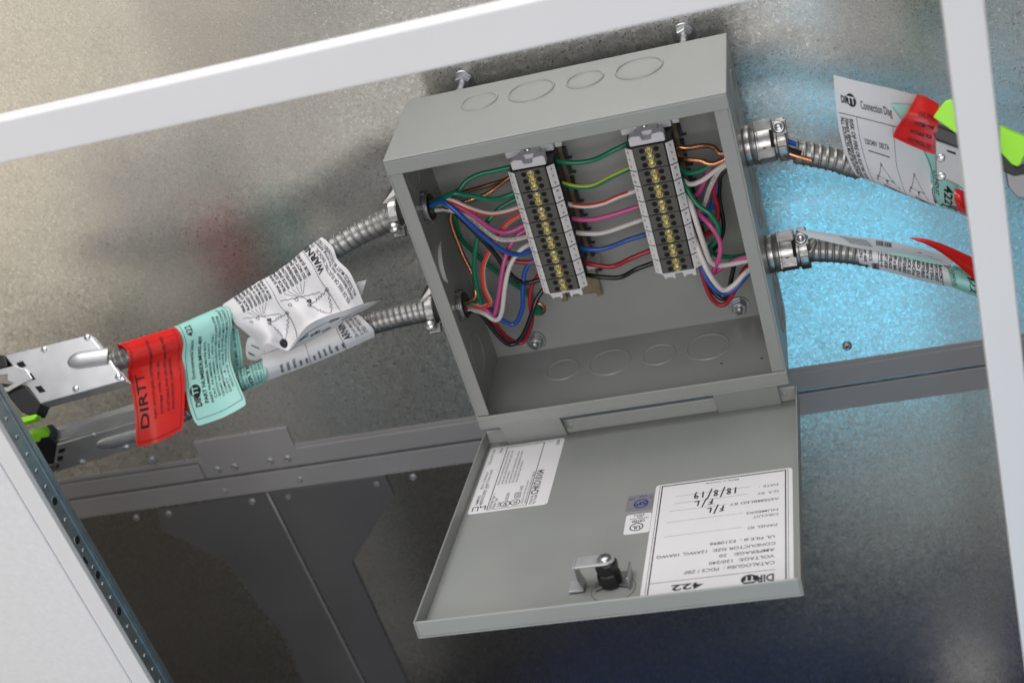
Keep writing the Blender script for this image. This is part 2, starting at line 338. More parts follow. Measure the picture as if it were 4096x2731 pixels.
# ================================================================== WHITE FRAME IN FRONT
FY = -250.0
zt = (at('c0', 0, 285, FY)[2] + at('c0', 1200, 0, FY)[2]) / 2; zb = (at('c0', 0, 392, FY)[2] + at('c0', 1560, 22, FY)[2]) / 2
xi, xo = at('c0', 2265, 760, FY)[0] - 2, at('c0', 2262, 0, FY)[0]
xl = at('c6', 745, 1400, FY)[0] - .3
rail = M(); rail.box((xl - 40, FY, zb), (xi - .4, FY + 14, zt), 'white')
tag(rail.build('frame_rail', bevel=1.4), 'white powder coated horizontal rail crossing above the grey box', 'frame bar')
sr = M(); sr.box((xi, FY - .4, -700), (xo, FY + 14, zt + 600), 'white')
tag(sr.build('frame_post', bevel=1.4), 'white powder coated upright post at the right edge in front of the lime plugs', 'frame bar')
xw = at('c6', 460, 1080, FY)[0]
fp = thing('frame_post', 'white upright post at the lower left with a pierced galvanized side strip', 'frame bar', (xl, FY, -400))
b = M(); b.box((xw + .2, FY + .3, -700), (xl, FY + 6, zb - .5), 'white'); part(b, 'face_board', fp, bevel=.8)
b = M(); X0 = xl
b.box((X0 - 3, FY + 6.2, -700), (X0 + .2, FY + 26, zb - .5), 'zinc'); b.box((X0 + .2, FY + 17.5, -700), (X0 + 1.3, FY + 18.7, zb - .5), 'zinc'); b.box((X0 + .2, FY + 21, -700), (X0 + 1.0, FY + 26, zb - .5), 'zinc')
gs = part(b, 'side_strip', fp, bevel=.25)
def strip_pt(c, x, y): return atax(c, x, y, 0, X0 + .3)
for (x, y, r) in ((256, 525, 3.4), (370, 715, 3.4), (474, 884, 3.4), (581, 1060, 3.4)):
    p = strip_pt('c6', x, y); k = M(); k.lathe([(r, 0), (r, .25), (0, .26)], (X0 + .2, FY + 11.5, p[2]), (1, 0, 0), 'hole', 20); k.lathe([(r + .5, 0), (r + .5, .2), (r, .3), (r, 0)], (X0 + .2, FY + 11.5, p[2]), (1, 0, 0), 'zinc', 20); part(k, 'punched_hole', gs)
for (x, y) in ((12, 125), (66, 211), (118, 296), (163, 378), (210, 458), (308, 620), (398, 770), (448, 850), (498, 930), (540, 993), (625, 1135), (669, 1208), (712, 1275), (752, 1340), (790, 1400)):
    p = strip_pt('c6', x, y); k = M(); k.lathe([(1.9, 0), (1.7, .7), (0.9, 1.2), (0, 1.3)], (X0 + .2, FY + 11.5, p[2]), (1, 0, 0), 'zinc', 14); part(k, 'dimple', gs)
sl = M(); p = strip_pt('c6', 412, 815); sl.box((X0 + .2, FY + 6.6, p[2] - 3.5), (X0 + .5, FY + 9, p[2] + 3.5), 'hole'); part(sl, 'slot', gs)
w = M(); w.box((-480, FY - .9, -700), (xw, FY + 8, 170), 'wall')
tag(w.build('wall_board', bevel=.8), 'speckled white gypsum wall board filling the bottom left corner', 'wall board')
# ================================================================== ENCLOSURE
BW = 254.; BD = 101.6; T = 1.5; FL = 11.3; LP = 13.0
enc = thing('electrical_enclosure', 'open light grey steel junction box with knockouts and a drop down cover', 'junction box', (127, 0, 0))
b = M(); b.box((0, -T, 0), (BW, 0, BW), 'paint'); back = part(b, 'back_wall', enc, bevel=.6)
# embossed foot mounds on the back wall
for x, z in ((34, 34), (220, 34)):
    pass
b = M(); b.box((0, -BD - .9, BW - T), (BW, 0, BW), 'paint'); b.box((0, -BD - .9, BW - LP), (BW, -BD + .6, BW - T), 'paint'); top = part(b, 'top_wall', enc, bevel=.9)
b = M(); b.box((0, -BD - .9, 0), (BW, -T, T), 'paint'); b.box((0, -BD - .9, T), (BW, -BD + .6, LP - .6), 'paint'); bot = part(b, 'bottom_wall', enc, bevel=.6)
b = M(); b.box((0, -BD, T + .1), (T, -T, BW - T - .1), 'paint'); b.box((T, -BD, LP), (FL, -BD + T, BW - LP + .4), 'paint'); lef = part(b, 'side_wall', enc, bevel=.5)
b = M(); b.box((BW - T, -BD, T + .1), (BW, -T, BW - T - .1), 'paint'); b.box((BW - FL, -BD, LP), (BW - T, -BD + T, BW - LP + .4), 'paint'); rig = part(b, 'side_wall', enc, bevel=.5)
def knockout(P, n, R, par, h=.5, m='paint', conc=None):
    k = M(); pr = [(R + 1.3, 0), (R + .9, h * .8), (R + .1, h), (R - .5, h * .5), (R - .8, .05), (R - 1.4, .05), (R - 2., .15), (0, .15)]
    if conc: pr = pr[:-1] + [(conc + 1.2, .15), (conc + .8, h * .8), (conc, h), (conc - .6, .1), (0, .12)]
    k.lathe(pr, P, n, m, 56, False); return part(k, 'knockout', par)
for i, (x, r) in enumerate(((64.4, 13.6), (105.6, 17.2), (147.6, 13.6), (188.8, 17.2))):
    knockout((x, -32, BW), (0, 0, 1), r, top, 1.0); knockout((x, -36.5, T), (0, 0, 1), r, bot, .8)
for z in (220, 136.5, 40):
    knockout((BW, -45, z), (1, 0, 0), 21 if z > 200 else 24, rig, .9, conc=16)
    if z != 136.5: knockout((T, -50, z), (1, 0, 0), 17.5, lef, .8)
# half open knockout in the left wall (white sliver stands in for light through the gap)
k = M(); p0 = np.array((T + .3, -62, 141.)); vs = []
for i in range(21):
    t = i / 20; P = Patch.c1(np.array([atax('cL', *q, 0, T + .3) for q in ((178, 802), (160, 860), (165, 960), (190, 1040), (222, 1070))]), t)
    wdt = 2.6 * math.sin(math.pi * t) ** .7; vs += [P, P + np.array((wdt * 1.2, wdt * .9, wdt * .2))]
k.add(vs, [(2 * i, 2 * i + 1, 2 * i + 3, 2 * i + 2) for i in range(20)], 'mark'); part(k, 'knockout', lef)
for x, y in ((570, 485), (1062, 410)):
    p = atax('c2', *{570: (1590, 252), 1062: (1775, 228)}[x], 2, T); k = M(); k.lathe([(1.2, .0), (1.0, .3), (0, .35)], p, (0, 0, 1), 'block', 12); part(k, 'weld_mark', bot)
# ---- cover
c_y0, c_z0, c_th, c_L, c_d = -87.5, -28.14, -.166, 266.7, 13.7; cx0, cx1 = -3.4, 257.9
cu = np.array([0, -math.cos(c_th), -math.sin(c_th)]); cn = np.array([0, -math.sin(c_th), math.cos(c_th)]); cO = np.array([0, c_y0, c_z0])
XC = (cO, np.array([(1, 0, 0), cu, cn]))                # cover frame: x, out from the hinge, up from the tray
def cp(x, s, h=1.5): return cO + np.array((x, 0, 0)) + cu * s + cn * h
b = M(); b.box((cx0, 0, 0), (cx1, c_L, T), 'paint', XC)
b.box((cx0, 0, T), (cx0 + T, c_L, c_d), 'paint', XC); b.box((cx1 - T, 0, T), (cx1, c_L, c_d), 'paint', XC)
b.box((cx0 + T, c_L - T, T), (cx1 - T, c_L, c_d), 'paint', XC); b.box((cx0 + T, 0, T), (cx1 - T, T, c_d), 'paint', XC)
cover = part(b, 'cover', enc, bevel=1.0)
for xa, xb in ((15.5, 66.7), (193, 243.7)):
    b = M(); q0 = np.array((xa, -BD + 1.2, 0.)); q1 = np.array((xa, cp(0, 3.2)[1] - 1.5, cp(0, 3.4, 1.7)[2]))
    b.prism([q0, q0 + (0, 1.2, 0), q1 + (0, 1.2, 0), q1], (xb - xa, 0, 0), 'paint'); part(b, 'hinge_leaf', cover, bevel=.25)
for x in (70, 247):
    b = M(); b.lathe([(2.2, 0), (2, .25), (0, .3)], cp(x, T, 8), cu, 'paint', 16); part(b, 'spot_weld', cover)
# ---- stickers
def flat_label(name, x0, x1, s0, s1, m, orient, items, ink='ink', h=.12, clip=None, label=None, r=3.0):
    b = M(); P = rrect(x0, s0, x1, s1, r); pts = [cp(x, min(s, c_L - T - .1), T + h) for x, s in P]
    n = np.cross(pts[1] - pts[0], pts[8] - pts[0]); b.prism(pts, -cn * h * .9, m)
    if orient == 'flip':  F = lambda x, y: (cp(x1 - x, s1 - y, T + h), cn)        # upside down: reads towards the hinge
    else:                 F = lambda x, y: (cp(x0 + y, s1 - x, T + h), cn)        # reads from the far edge towards the hinge
    page(b, F, items, ink, .06); o = part(b, name, cover)
    if label: o['label'] = label
    return o
def L_(x, s): return (251.5 - x, 254.0 - s)               # cover place -> page place on the large label
I = []
for (w_, d_) in ((.9, 5.0), (.35, 3.2)):                 # double frame
    a, b_ = L_(251.5 - d_, 254 - 0); e, f_ = L_(149.7 + d_, 106.8 + d_ * .6)
    I += [('l', a, 5, a, f_, w_), ('l', e, 5, e, f_, w_), ('l', a - w_ / 2, f_, e + w_ / 2, f_, w_)]
def hl(xa, xb, s, w_=.3, m='ink'): A_ = L_(xa, s); B_ = L_(xb, s); I.append(('l', A_[0], A_[1], B_[0], B_[1], w_, m))
def tx(x, s, hh, txt, width=None, bold=.0, m='ink'): A_ = L_(x, s); I.append(('t', A_[0], A_[1], hh, txt, width, bold, 0, m))
hl(239.5, 154.5, 235.4, .5)
tx(239, 240.2, 8.0, 'DIR', 12.5, .035); A_ = L_(222.5, 243.5); I.append(('d', A_[0], A_[1], 5.6, 5.6, 'ink')); I.append(('t', A_[0] - 3.6, A_[1] + 3.2, 6.2, 'TT', 7.2, .05, 0, 'paper'))
tx(191.5, 240.3, 6.6, '422', 21, .02)
def cs(c, x, y): p = atpl(c, x, y, cO + cn * T, cn); return p[0], (p - cO) @ cu
def line(txt, a, b_, hh, m='ink', bold=0.):
    xa, sa = cs('cS', *a); xb, _ = cs('cS', *b_); tx(xa, sa, hh, txt, abs(xa - xb), bold, m)
line('CATALOGUE# :  PDCS / ZBF', (1567, 990), (752, 1090), 3.7); line('VOLTAGE:  120/240', (1562, 933), (978, 993), 3.6); line('AMPERAGE:   20', (1564, 877), (1070, 932), 3.5)
line('CONDUCTOR SIZE:  12AWG, 10AWG', (1575, 820), (512, 935), 3.5); line('UL FILE # :  E210896', (1570, 760), (985, 823), 3.4)
line('PANEL ID', (1590, 655), (1325, 690), 3.3, 'inkg'); line('CIRCUIT', (1602, 560), (1370, 590), 3.0, 'inkg'); line('NUMBERS', (1600, 520), (1310, 550), 3.0, 'inkg')
line('ASSEMBLED BY', (1605, 422), (1160, 480), 3.2, 'inkg'); line('Q.A. BY', (1605, 357), (1408, 385), 3.0, 'inkg'); line('DATE  :', (1600, 297), (1423, 322), 3.0, 'inkg'); line('Made in Canada', (1248, 255), (948, 292), 2.1, 'inkg')
for a, b_ in (((1278, 690), (575, 778)), ((1283, 562), (595, 650)), ((1143, 484), (618, 551)), ((1335, 392), (660, 482)), ((1352, 326), (680, 416))):
    p = cs('cS', *a); q = cs('cS', *b_); A_ = L_(*p); B_ = L_(*q); I.append(('l', A_[0], A_[1], B_[0], B_[1], .3, 'inkg'))
STK = {'1': [[(.5, 0), (.45, 1)]], '8': [[(.8, .12), (.45, 0), (.15, .2), (.75, .68), (.55, .98), (.2, .85), (.25, .6), (.8, .12)]], '/': [[(.75, -.3), (.1, 1.35)]],
       '9': [[(.8, .15), (.4, 0), (.15, .25), (.45, .48), (.8, .2), (.72, .6), (.5, 1.1)]], 'F': [[(.1, .1), (.95, 0)], [(.5, .05), (.25, 1.05)], [(.15, .52), (.85, .42)]], 'L': [[(.35, 0), (.15, .92), (.9, .85)]]}
def hand(txt, a, b_, hh, w_=1.15):
    p = L_(*cs('cS', *a)); q = L_(*cs('cS', *b_)); n = len(txt); dx, dy = (q[0] - p[0]) / n, (q[1] - p[1]) / n
    for i, ch in enumerate(txt):
        for st in STK[ch]: I.append(('p', [(p[0] + dx * (i + x * .9), p[1] + dy * i - hh * (1 - y)) for x, y in st], w_, 'pen'))
hand('18/8/19', (1240, 330), (835, 385), 8.2); hand('F/L', (1025, 435), (835, 460), 7.0); hand('F/L', (1120, 495), (950, 520), 7.0)
flat_label('inspection_label', 149.7, 251.5, 106.8, 254.0, 'paper', 'flip', I, label='large white label with 422 and handwritten date on the cover')
# small maker's label: reads from the bottom up, lines to the right
def G_(c, x, y): X_, s_1 = cs(c, x, y); return (112.5 - s_1, X_ + .0)
I = [('l', 3.0, 15.5, 100.5, 15.5, .7), ('l', 3.0, 15.5, 3.0, 47.5, .5), ('l', 3, 47.5, 100.5, 47.5, .6), ('l', 100.5, 15.5, 100.5, 47.5, .5)]
def gt(c, x, y, txt, hh, x2, y2, m='ink', bold=0.):
    a = G_(c, x, y); b_ = G_(c, x2, y2); I.append(('t', a[0], a[1], hh, txt, abs(b_[0] - a[0]), bold, 0, m))
gt('cC', 122, 668, 'HAMMOND', 2.6, 132, 590); gt('cC', 157, 665, 'MANUFACTURING', 2.8, 172, 545); gt('cC', 162, 535, 'Made in / Fabrique au', 2.4, 205, 395, 'inkg'); gt('cC', 195, 530, 'Guelph, Ontario, Canada', 2.4, 236, 375, 'inkg'); gt('cC', 215, 528, 'ID: 4', 2.2, 222, 500, 'inkg')
gt('cC', 228, 335, '21Dec2018 10:40', 2.4, 270, 205, 'inkg'); gt('cC', 325, 232, 'IP20', 2.4, 335, 195, 'inkg'); gt('cC', 232, 697, 'Enclosure Type   1', 2.8, 285, 570); gt('cC', 262, 695, 'Boitier Type', 2.6, 285, 612); gt('cC', 300, 690, '151528', 2.4, 305, 645)
gt('cC', 372, 628, 'LR21001', 2.6, 385, 565); gt('cC', 448, 612, 'LISTED', 2.8, 458, 560); gt('cC', 475, 608, 'E65324  A-825', 2.6, 505, 505)
for i, t_ in enumerate(('Enclosure openings must be filled by', 'components marked with the same type rating', 'as the enclosure', 'Les ouvertures des armoires doivent recevoir', 'des composants qui possedent la meme', 'de protection que l armoire')):
    gt('cC', 300 + i * 30, 500 - i * 5, t_, 2.0, 385 + i * 28 - (40 if i in (2, 5) else 0), 215 + (170 if i == 2 else 90 if i == 5 else 0), 'inkg')
gt('cC', 495, 655, 'INDUSTRIAL CONTROL PANEL ENCLOSURE', 1.5, 545, 465, 'inkg'); gt('cC', 522, 655, 'ARMOIRE INDUSTRIELLE POUR PANNEAU DE COMMANDE', 1.5, 595, 385, 'inkg')
gt('cC', 568, 660, 'Product No.', 2.4, 582, 585); gt('cC', 598, 657, 'No. Produit', 2.4, 610, 580); gt('cC', 622, 575, 'CHKO10104', 6.0, 670, 372, 'ink', .01); gt('cC', 800, 165, '20280', 2.4, 805, 125)
for (x, y, t_) in ((350, 660, 'SA'), (435, 645, 'UL')):
    a = G_('cC', x, y); I += [('o', a[0], a[1], 4.2, 4.2, .8), ('t', a[0] - 2.4, a[1] + 1.5, 3.0, t_, 4.8, .03)]
a = G_('cC', 100, 705); I += [('p', [(a[0] - 3, a[1] + 2.2), (a[0] + 3, a[1] + 2.2), (a[0] + 3, a[1] - 2), (a[0] - 3, a[1] - 2)], 1.0)]
a = G_('cC', 163, 695); I += [('p', [(a[0] - 3, a[1] + 2), (a[0] + 3, a[1] + 2), (a[0] + 1, a[1] - 2), (a[0] + 4, a[1] - 2.5)], 1.0)]
flat_label('maker_label', 0.6, 65.2, 8.8, 112.5, 'paper', 'up', [tuple(i) for i in I], label='small white sideways printed label CHKO10104 near the hinge')
flat_label('approval_sticker', 128.8, 149.4, 117.2, 139.4, 'silver', 'flip', [('o', 9.3, 9.5, 5.6, 6.2, 1.2, 'inkb'), ('t', 5.2, 12.0, 5, 'SP', 8, .03, 0, 'inkb'), ('t', 14.5, 18.5, 2.6, 'US', 4.5, 0, 0, 'inkb'), ('t', 1.5, 18, 2.6, 'C', 2, 0, 0, 'inkb'), ('t', 5.5, 21, 2.6, '4163', 6, 0, 0, 'inkb')], r=2, label='silver sticker with round blue mark')
flat_label('approval_sticker', 130.4, 149.4, 144.0, 170.0, 'paper', 'flip', [('o', 10.0, 8.4, 5.2, 5.2, .9), ('t', 7.0, 9.8, 4.4, 'UL', 6, .05), ('t', 4.6, 17.6, 3.2, 'LISTED', 9.5, .05), ('t', 1.8, 20.6, 1.7, 'DISTRIBUTION', 14, 0), ('t', 6.5, 22.6, 1.6, 'BOX', 4.4), ('t', 5.0, 25.2, 2.3, '39FN', 8.0)], r=2, label='white sticker with a ringed UL and LISTED')
# ---- latch on the cover
lc = np.array(cs('cC', 1235, 1395)); 
b = M(); b.lathe([(15.5, 0), (14.5, .5), (13.2, .1), (11.5, -.0), (11, .15), (0, .2)], cp(lc[0] + 2, lc[1] - 3, T), cn, 'paint', 40); part(b, 'latch_dimple', cover)
def cbx(a0, a1, s0, s1, h0, h1, m, mb): mb.box((a0, s0, T + h0), (a1, s1, T + h1), m, XC)
Lx, Ls = lc[0] + .5, lc[1] - 6.
b = M(); n_ = 14
arc = [(Lx - 11 + 24 * i / n_, Ls + 5.0 - 4.2 * math.sin(math.pi * i / n_)) for i in range(n_ + 1)]
prf = [cp(x, s, T + 1.5) for x, s in arc]; b.prism(prf + [cp(Lx + 13, Ls - 13, T + 1.5), cp(Lx + 6, Ls - 14, T + 1.5), cp(Lx - 11, Ls - 4, T + 1.5)], cn * 1.2, 'zinc')
cbx(Lx + 12.5, Lx + 13.7, Ls - 14, Ls + 6, .6, 9.5, 'zinc', b); part(b, 'latch_bracket', cover, bevel=.25)
b = M(); b.lathe([(8.2, 0), (8.4, 4), (8.2, 9), (7.4, 9.2), (7.4, 11), (8.0, 11.4), (8.0, 16.5), (7.2, 17.8), (0, 17.8)], cp(Lx - .5, Ls - 3, T + 1.5), cn, 'black', 10, False); part(b, 'latch_stem', cover, bevel=.5)
b = M(); hA = 19.2
cbx(Lx - 21, Lx - 1, Ls - 9.5, Ls + 3.5, hA, hA + 1.7, 'satin', b); b.lathe([(6.6, 0), (6.6, 1.7), (0, 1.7)], cp(Lx - .5, Ls - 3, T + hA), cn, 'satin', 28)
cbx(Lx - 22.6, Lx - 21, Ls - 9.5, Ls + 3.5, 9.0, hA + 1.7, 'satin', b)
b.prism([cp(Lx - 22.6, Ls - 9.5, T + 9.1), cp(Lx - 21, Ls - 9.5, T + 9.1), cp(Lx - 18.5, Ls - 9.5, T + 2.4), cp(Lx - 20.1, Ls - 9.5, T + 1.8)], cu * 13, 'satin')
cbx(Lx - 29.5, Lx - 18.9, Ls - 9.5, Ls + 3.5, .9, 2.5, 'satin', b); part(b, 'latch_arm', cover, bevel=.5)
b = M(); P = cp(Lx - .5, Ls - 3, T + hA + 1.7); b.lathe([(4.9, 0), (4.9, .5), (4.4, 1.5), (2.8, 2.3), (0, 2.6)], P, cn, 'zinc', 24)
for ang in (.5, .5 + math.pi / 2):
    e = np.array((math.cos(ang), 0, 0)) + cu * math.sin(ang); f_ = np.cross(cn, e); b.box((-2.6, -.45, 2.25), (2.6, .45, 2.72), 'dark', (P, np.array([e, f_, cn])))
part(b, 'latch_screw', cover)
# ================================================================== BOLTS
def bolt(P, label, L_back, hang=0.):
    P = np.array(P, float); t = thing('bolt', label, 'bolt', P, 'mounting bolts of the box'); n = (0, -1, 0)
    b = M(); b.lathe([(4.2, 0), (8.6, 0), (9.0, .5), (8.6, 1.2), (4.2, 1.3)], P, n, 'zinc', 36, False); part(b, 'washer', t)
    b = M(); b.lathe([(6.0, 1.3), (6.9, 1.8), (6.9, 6.0), (6.0, 6.8), (3.4, 6.8)], P, n, 'zinc', 6, False, ph=.3); part(b, 'nut', t, bevel=.3)
    b = M(); b.lathe([(3.1, 0), (3.1, L_back - .5), (2.7, L_back), (0, L_back)], P, n, 'zinc', 20); part(b, 'stud', t)
for (u, v, t_) in ((1854, 324, 'bolt standing off the sheet above the left part of the box top'), (2736, 136, 'bolt standing off the sheet above the right end of the box top')):
    d = ray(u, v); P = CC + d * (PY - CC[1]) / d[1]; bolt(P, t_, 27.5)
bolt(at('c0', 1229, 789, -7), 'bolt with washer inside the box at its lower left corner', 10); bolt(at('c0', 1698, 709, -7), 'bolt with washer inside the box at its lower right corner', 10)
for o in col.objects:
    if o.name.startswith('bolt') and 'inside' in o['label']: o.location.y = -T * S + 0; 
# ground screw
P = at('cL', 786, 1238, -4); t = thing('ground_screw', 'green hex ground screw with copper lug on the box back wall', 'screw', (P[0], -T, P[2]))
b = M(); b.lathe([(5, 0), (5, 1), (4.4, 1.2), (4.4, 5), (3.6, 5.8), (0, 5.8)], (P[0], -T, P[2]), (0, -1, 0), 'w_green', 6, False); part(b, 'screw_head', t, bevel=.3)
b = M(); b.lathe([(7, 0), (7, .8), (3, .9)], (P[0], -T - .1, P[2]), (0, -1, 0), 'copper', 24); part(b, 'washer', t)
# ================================================================== TERMINAL STRIPS
def strip_build(label, Pa, Pb, which):
    Pa = np.array(Pa); Pb = np.array(Pb); ly = (Pa - Pb) / np.linalg.norm(Pa - Pb); lz = np.array((0, -1., 0)); lx = np.cross(ly, lz); lx /= np.linalg.norm(lx)
    O = np.array((Pa[0], -T, Pa[2])); X = (O, np.array([lx, ly, lz])); Hh = -Pa[1] - T
    root = thing('terminal_strip', label, 'terminal strip', O, 'terminal strips in the box')
    def LP_(v): return O + np.array(v, float) @ X[1]
    r = M(); y0, y1 = -150 if which == 0 else -128, 30
    r.box((-17, y0, 0), (17, y1, 1.2), 'railm', X); r.box((-17.5, y0, 1.2), (-13, y1, 7.5), 'railm', X); r.box((13, y0, 1.2), (17.5, y1, 7.5), 'railm', X)
    part(r, 'mounting_rail', root, bevel=.3)
    lets = ['G', 'G', 'G', 'IG', 'IG', 'N', 'N', 'L', 'L', 'N', 'N', 'L', 'L', 'L', 'L', 'L', 'L']; y = 3.6; k = 0
    for nb in (3, 2, 2, 2, 2, 2, 2, 2):
        ln = nb * 6.0 + 1.26; yt, yb = y, y - ln; g = .25
        b = M(); prof = [(-11.8, Hh), (11.8, Hh), (13.0, Hh - 1.6), (17.0, Hh - 7.0), (17.0, Hh - 24), (14, Hh - 30), (14, 8), (-14, 8), (-14, Hh - 30), (-17.0, Hh - 24), (-17.0, Hh - 7.0), (-13.0, Hh - 1.6)]
        b.prism([(x, yt - g, z) for x, z in prof], (0, -(ln - 2 * g), 0), 'side', X); 
        b.box((-11.6, yt - g - .1, Hh), (11.6, yb + g + .1, Hh + .45), 'block', X)
        for j in range(nb):
            ys = y - 3.6 - 6.0 * j
            for sx_ in (-5.5, 5.5):
                b.lathe([(2.25, .0), (2.25, .12), (1.95, .14)], LP_((sx_, ys, Hh + .45)), lz, 'side', 20); b.lathe([(1.95, .14), (0, .15)], LP_((sx_, ys, Hh + .45)), lz, 'hole', 16)
            for sx_ in (-1, 1):                            # wire entry mouths on the flanks
                b.box((sx_ * 16.9, ys - 1.9, Hh - 20), (sx_ * 17.3, ys + 1.9, Hh - 13), 'hole', X)
        b.box((-9.5, yb + g + .15, Hh + .45), (-2.6, yb + g + .5, Hh + .7), 'hole', X)
        blk = part(b, 'terminal_block', root, bevel=.2)
        for j in range(nb):
            ys = y - 3.6 - 6.0 * j; q = M(); C0 = LP_((0, ys, Hh + .45))
            q.lathe([(2.75, 0), (2.75, .6), (2.45, .9), (2.15, .7), (2.1, .2)], C0, lz, 'brass', 22)
            if j < nb - 1: q.box((-1.5, ys - 3.8, Hh + .45), (1.5, ys - 2.3, Hh + .75), 'brass', X)
            q.lathe([(2.0, .15), (2.0, .45), (1.5, .8), (0, .9)], C0, lz, 'zinc', 18)
            a = .95 + .55 * math.sin(k * 2.1 + which * 1.7); e = lx * math.cos(a) + ly * math.sin(a); q.box((-1.9, -.28, .7), (1.9, .28, 1.0), 'dark', (C0, np.array([e, np.cross(lz, e), lz])))
            part(q, 'screw', blk); k += 1
        k -= nb
        for sx_ in (-1, 1):
            q = M(); A0 = np.array((sx_ * 12.9, 0, Hh + .3)); A1 = np.array((sx_ * 17.6, 0, Hh - 5.4)); nn = np.array((.77 * sx_, 0, .64))
            w0 = 0.55; off = -1.2
            pl = [A0 + (0, yt - w0, 0), A1 + (0, yt - w0 + off, 0), A1 + (0, yb + w0 + off, 0), A0 + (0, yb + w0, 0)]
            q.prism([p + nn * .9 for p in pl], -nn * .9, 'mark', X)
            if sx_ < 0:
                for tt in range(int(ln / 1.6)): q.box(A0 + (.1, yt - 1 - tt * 1.6, .4), A0 + (.9, yt - 1.8 - tt * 1.6, 1.1), 'mark', X)
            for j in range(nb):
                ys = y - 3.6 - 6.0 * j; e = (A0 - A1); e = e / np.linalg.norm(e) * -sx_; E1 = -e if sx_ < 0 else -e
                ex = np.array((-abs(e[0]), 0, -e[2] if e[0] > 0 else e[2])) ; ex = (A0 - A1) / np.linalg.norm(A0 - A1) * (1 if sx_ > 0 else -1)
                mid = (A0 + A1) / 2 + (0, ys + off * .5, 0)
                txt = lets[k + j]; wd = 1.5 if len(txt) == 1 else 2.3
                F = lambda x, y_, mid=mid, ex=ex, nn=nn: (LP_(mid + ex * x + np.array((0, 1, 0)) * y_ + nn * .95), nn @ X[1])
                page(q, F, [('t', -wd / 2, .95, 1.9, txt, wd, .02)], 'ink', .08)
            part(q, 'marker', blk)
        k += nb; y -= ln
    yb = y
    # end brackets
    def bracket(ya, yb_, zt_, foot, notch_top):
        b = M(); w_ = 13.5
        nx, ny = 3.2, 4.6
        if notch_top: poly = [(-w_, ya), (-w_, yb_ - 1.2), (-w_ + 3, yb_), (-nx - 1, yb_ - .6), (-nx, yb_ - ny), (nx, yb_ - ny), (nx + 1, yb_ - .6), (w_ - 3, yb_), (w_, yb_ - 1.2), (w_, ya)]
        else: poly = [(-w_, ya), (w_, ya), (w_, yb_ + .5), (w_ - 2.5, yb_), (w_ - 3.2, yb_ + 1.8), (nx + 2.2, yb_ + 1.8), (nx + 1.6, yb_), (nx, yb_ + .2), (nx - .4, yb_ + ny), (-nx + .4, yb_ + ny), (-nx, yb_ + .2), (-nx - 1.6, yb_), (-nx - 2.2, yb_ + 1.8), (-w_ + 3.2, yb_ + 1.8), (-w_ + 2.5, yb_)]
        b.prism([(x, yy, zt_) for x, yy in poly], (0, 0, -9), 'nyl', X)
        b.box((-11, min(ya, yb_) + (1.8 if not notch_top else .2), zt_ - 9.1), (11, min(ya, yb_) + 4.2, 9), 'nyl', X)
        return b
    b = bracket(4.2, 12.3, Hh - .5, True, True); b.box((-21, 4.6, 6), (17.5, 25, 37), 'nyl', X); b.box((17.6, 4.2, 9), (23.5, 25, 32), 'nyl', X); b.box((-8, 5, 37), (8, 11, Hh - 9.6), 'nyl', X)
    eb = part(b, 'end_bracket', root, bevel=1.0)
    q = M(); q.lathe([(2.6, 0), (2.6, 3.5), (2.0, 4.5), (0, 4.6)], LP_((-2, 10.5, 38)), lz, 'zinc', 20); part(q, 'clamp_screw', eb)
    b = bracket(yb - .4, yb - 6.8, Hh - .8, True, False); b.box((10, yb - 7, 6), (24, yb - 1, 20), 'nyl', X); part(b, 'end_bracket', root, bevel=.7)
    # dark slotted flank of the rail
    q = M()
    for i in range(9): q.box((17.6, -8 - i * 13.3, 7), (20.5, -17 - i * 13.3, 9.5), 'side', X); q.box((17.6, -17 - i * 13.3, 7), (23.5, -18.2 - i * 13.3, 9.5), 'side', X)
    part(q, 'wire_guide', root)
    return LP_
ST1 = strip_build('left terminal strip with slotted yellow screws nearer the two left hand cables', (93.8, -60, 200.6), (92.4, -60, 95.8), 0)
ST2 = strip_build('right terminal strip with slotted yellow screws beside the right wall of the box', (185.5, -60, 201.0), (184.5, -60, 95.3), 1)
# ================================================================== WIRES
def wire(name_col, pts, label, m, r=1.95, crop='cL', stripe=None, ends=None, group=None, txt=None, phase=.1, name='insulated_wire', twist=False, cat='wire'):
    """pts: (crop x, crop y, world Y) or ('w', x, y, z)"""
    P = [np.array(p[1:], float) if p[0] == 'w' else at(crop, *p) for p in pts]
    Q = cr(P, 8); b = M()
    if twist:
        rf = lambda s, a: r * (.82 + .34 * abs(math.cos(3.5 * (a + s * .50))))
        tube(b, Q, r, m, 28, .5, rfun=rf)
    else: tube(b, Q, r, m, 14, 2.0, stripe=stripe, phase=phase)
    if txt:
        R_, s = resample(Q, 1.0); L = s[-1]; s0, s1, string = txt
        Tn = np.gradient(R_, axis=0); Tn /= np.linalg.norm(Tn, axis=1)[:, None]
        def F(x, y):
            d = min(max(x, 0), L - .1); i = min(int(d), len(R_) - 2); p = R_[i] + (R_[i + 1] - R_[i]) * (d - i); t_ = Tn[i]; v = CC - p; v = v - t_ * (v @ t_); v /= np.linalg.norm(v); sd = np.cross(v, t_)
            if sd[2] < 0 and t_[0] > 0: pass
            sd = -sd; a = y / r; return p + r * (v * math.cos(a) + sd * math.sin(a)), v * math.cos(a) + sd * math.sin(a)
        page(b, F, [('t', s0, .75, 1.5, string, s1 - s0)], 'inkg', .08)
    o = b.build(name); tag(o, label, cat, group)
    return o
GJ = 'jumper wires between the terminal strips'; GL = 'wires in the left bundle'; GR = 'wires in the right bundle'
yj = -38
def J(pts, label, m, **k): wire('', [(x, y, yj - (2.5 if 0 < i < len(pts) - 1 else -1)) for i, (x, y) in enumerate(pts)], label, m, crop='cA', group=GJ, **k)
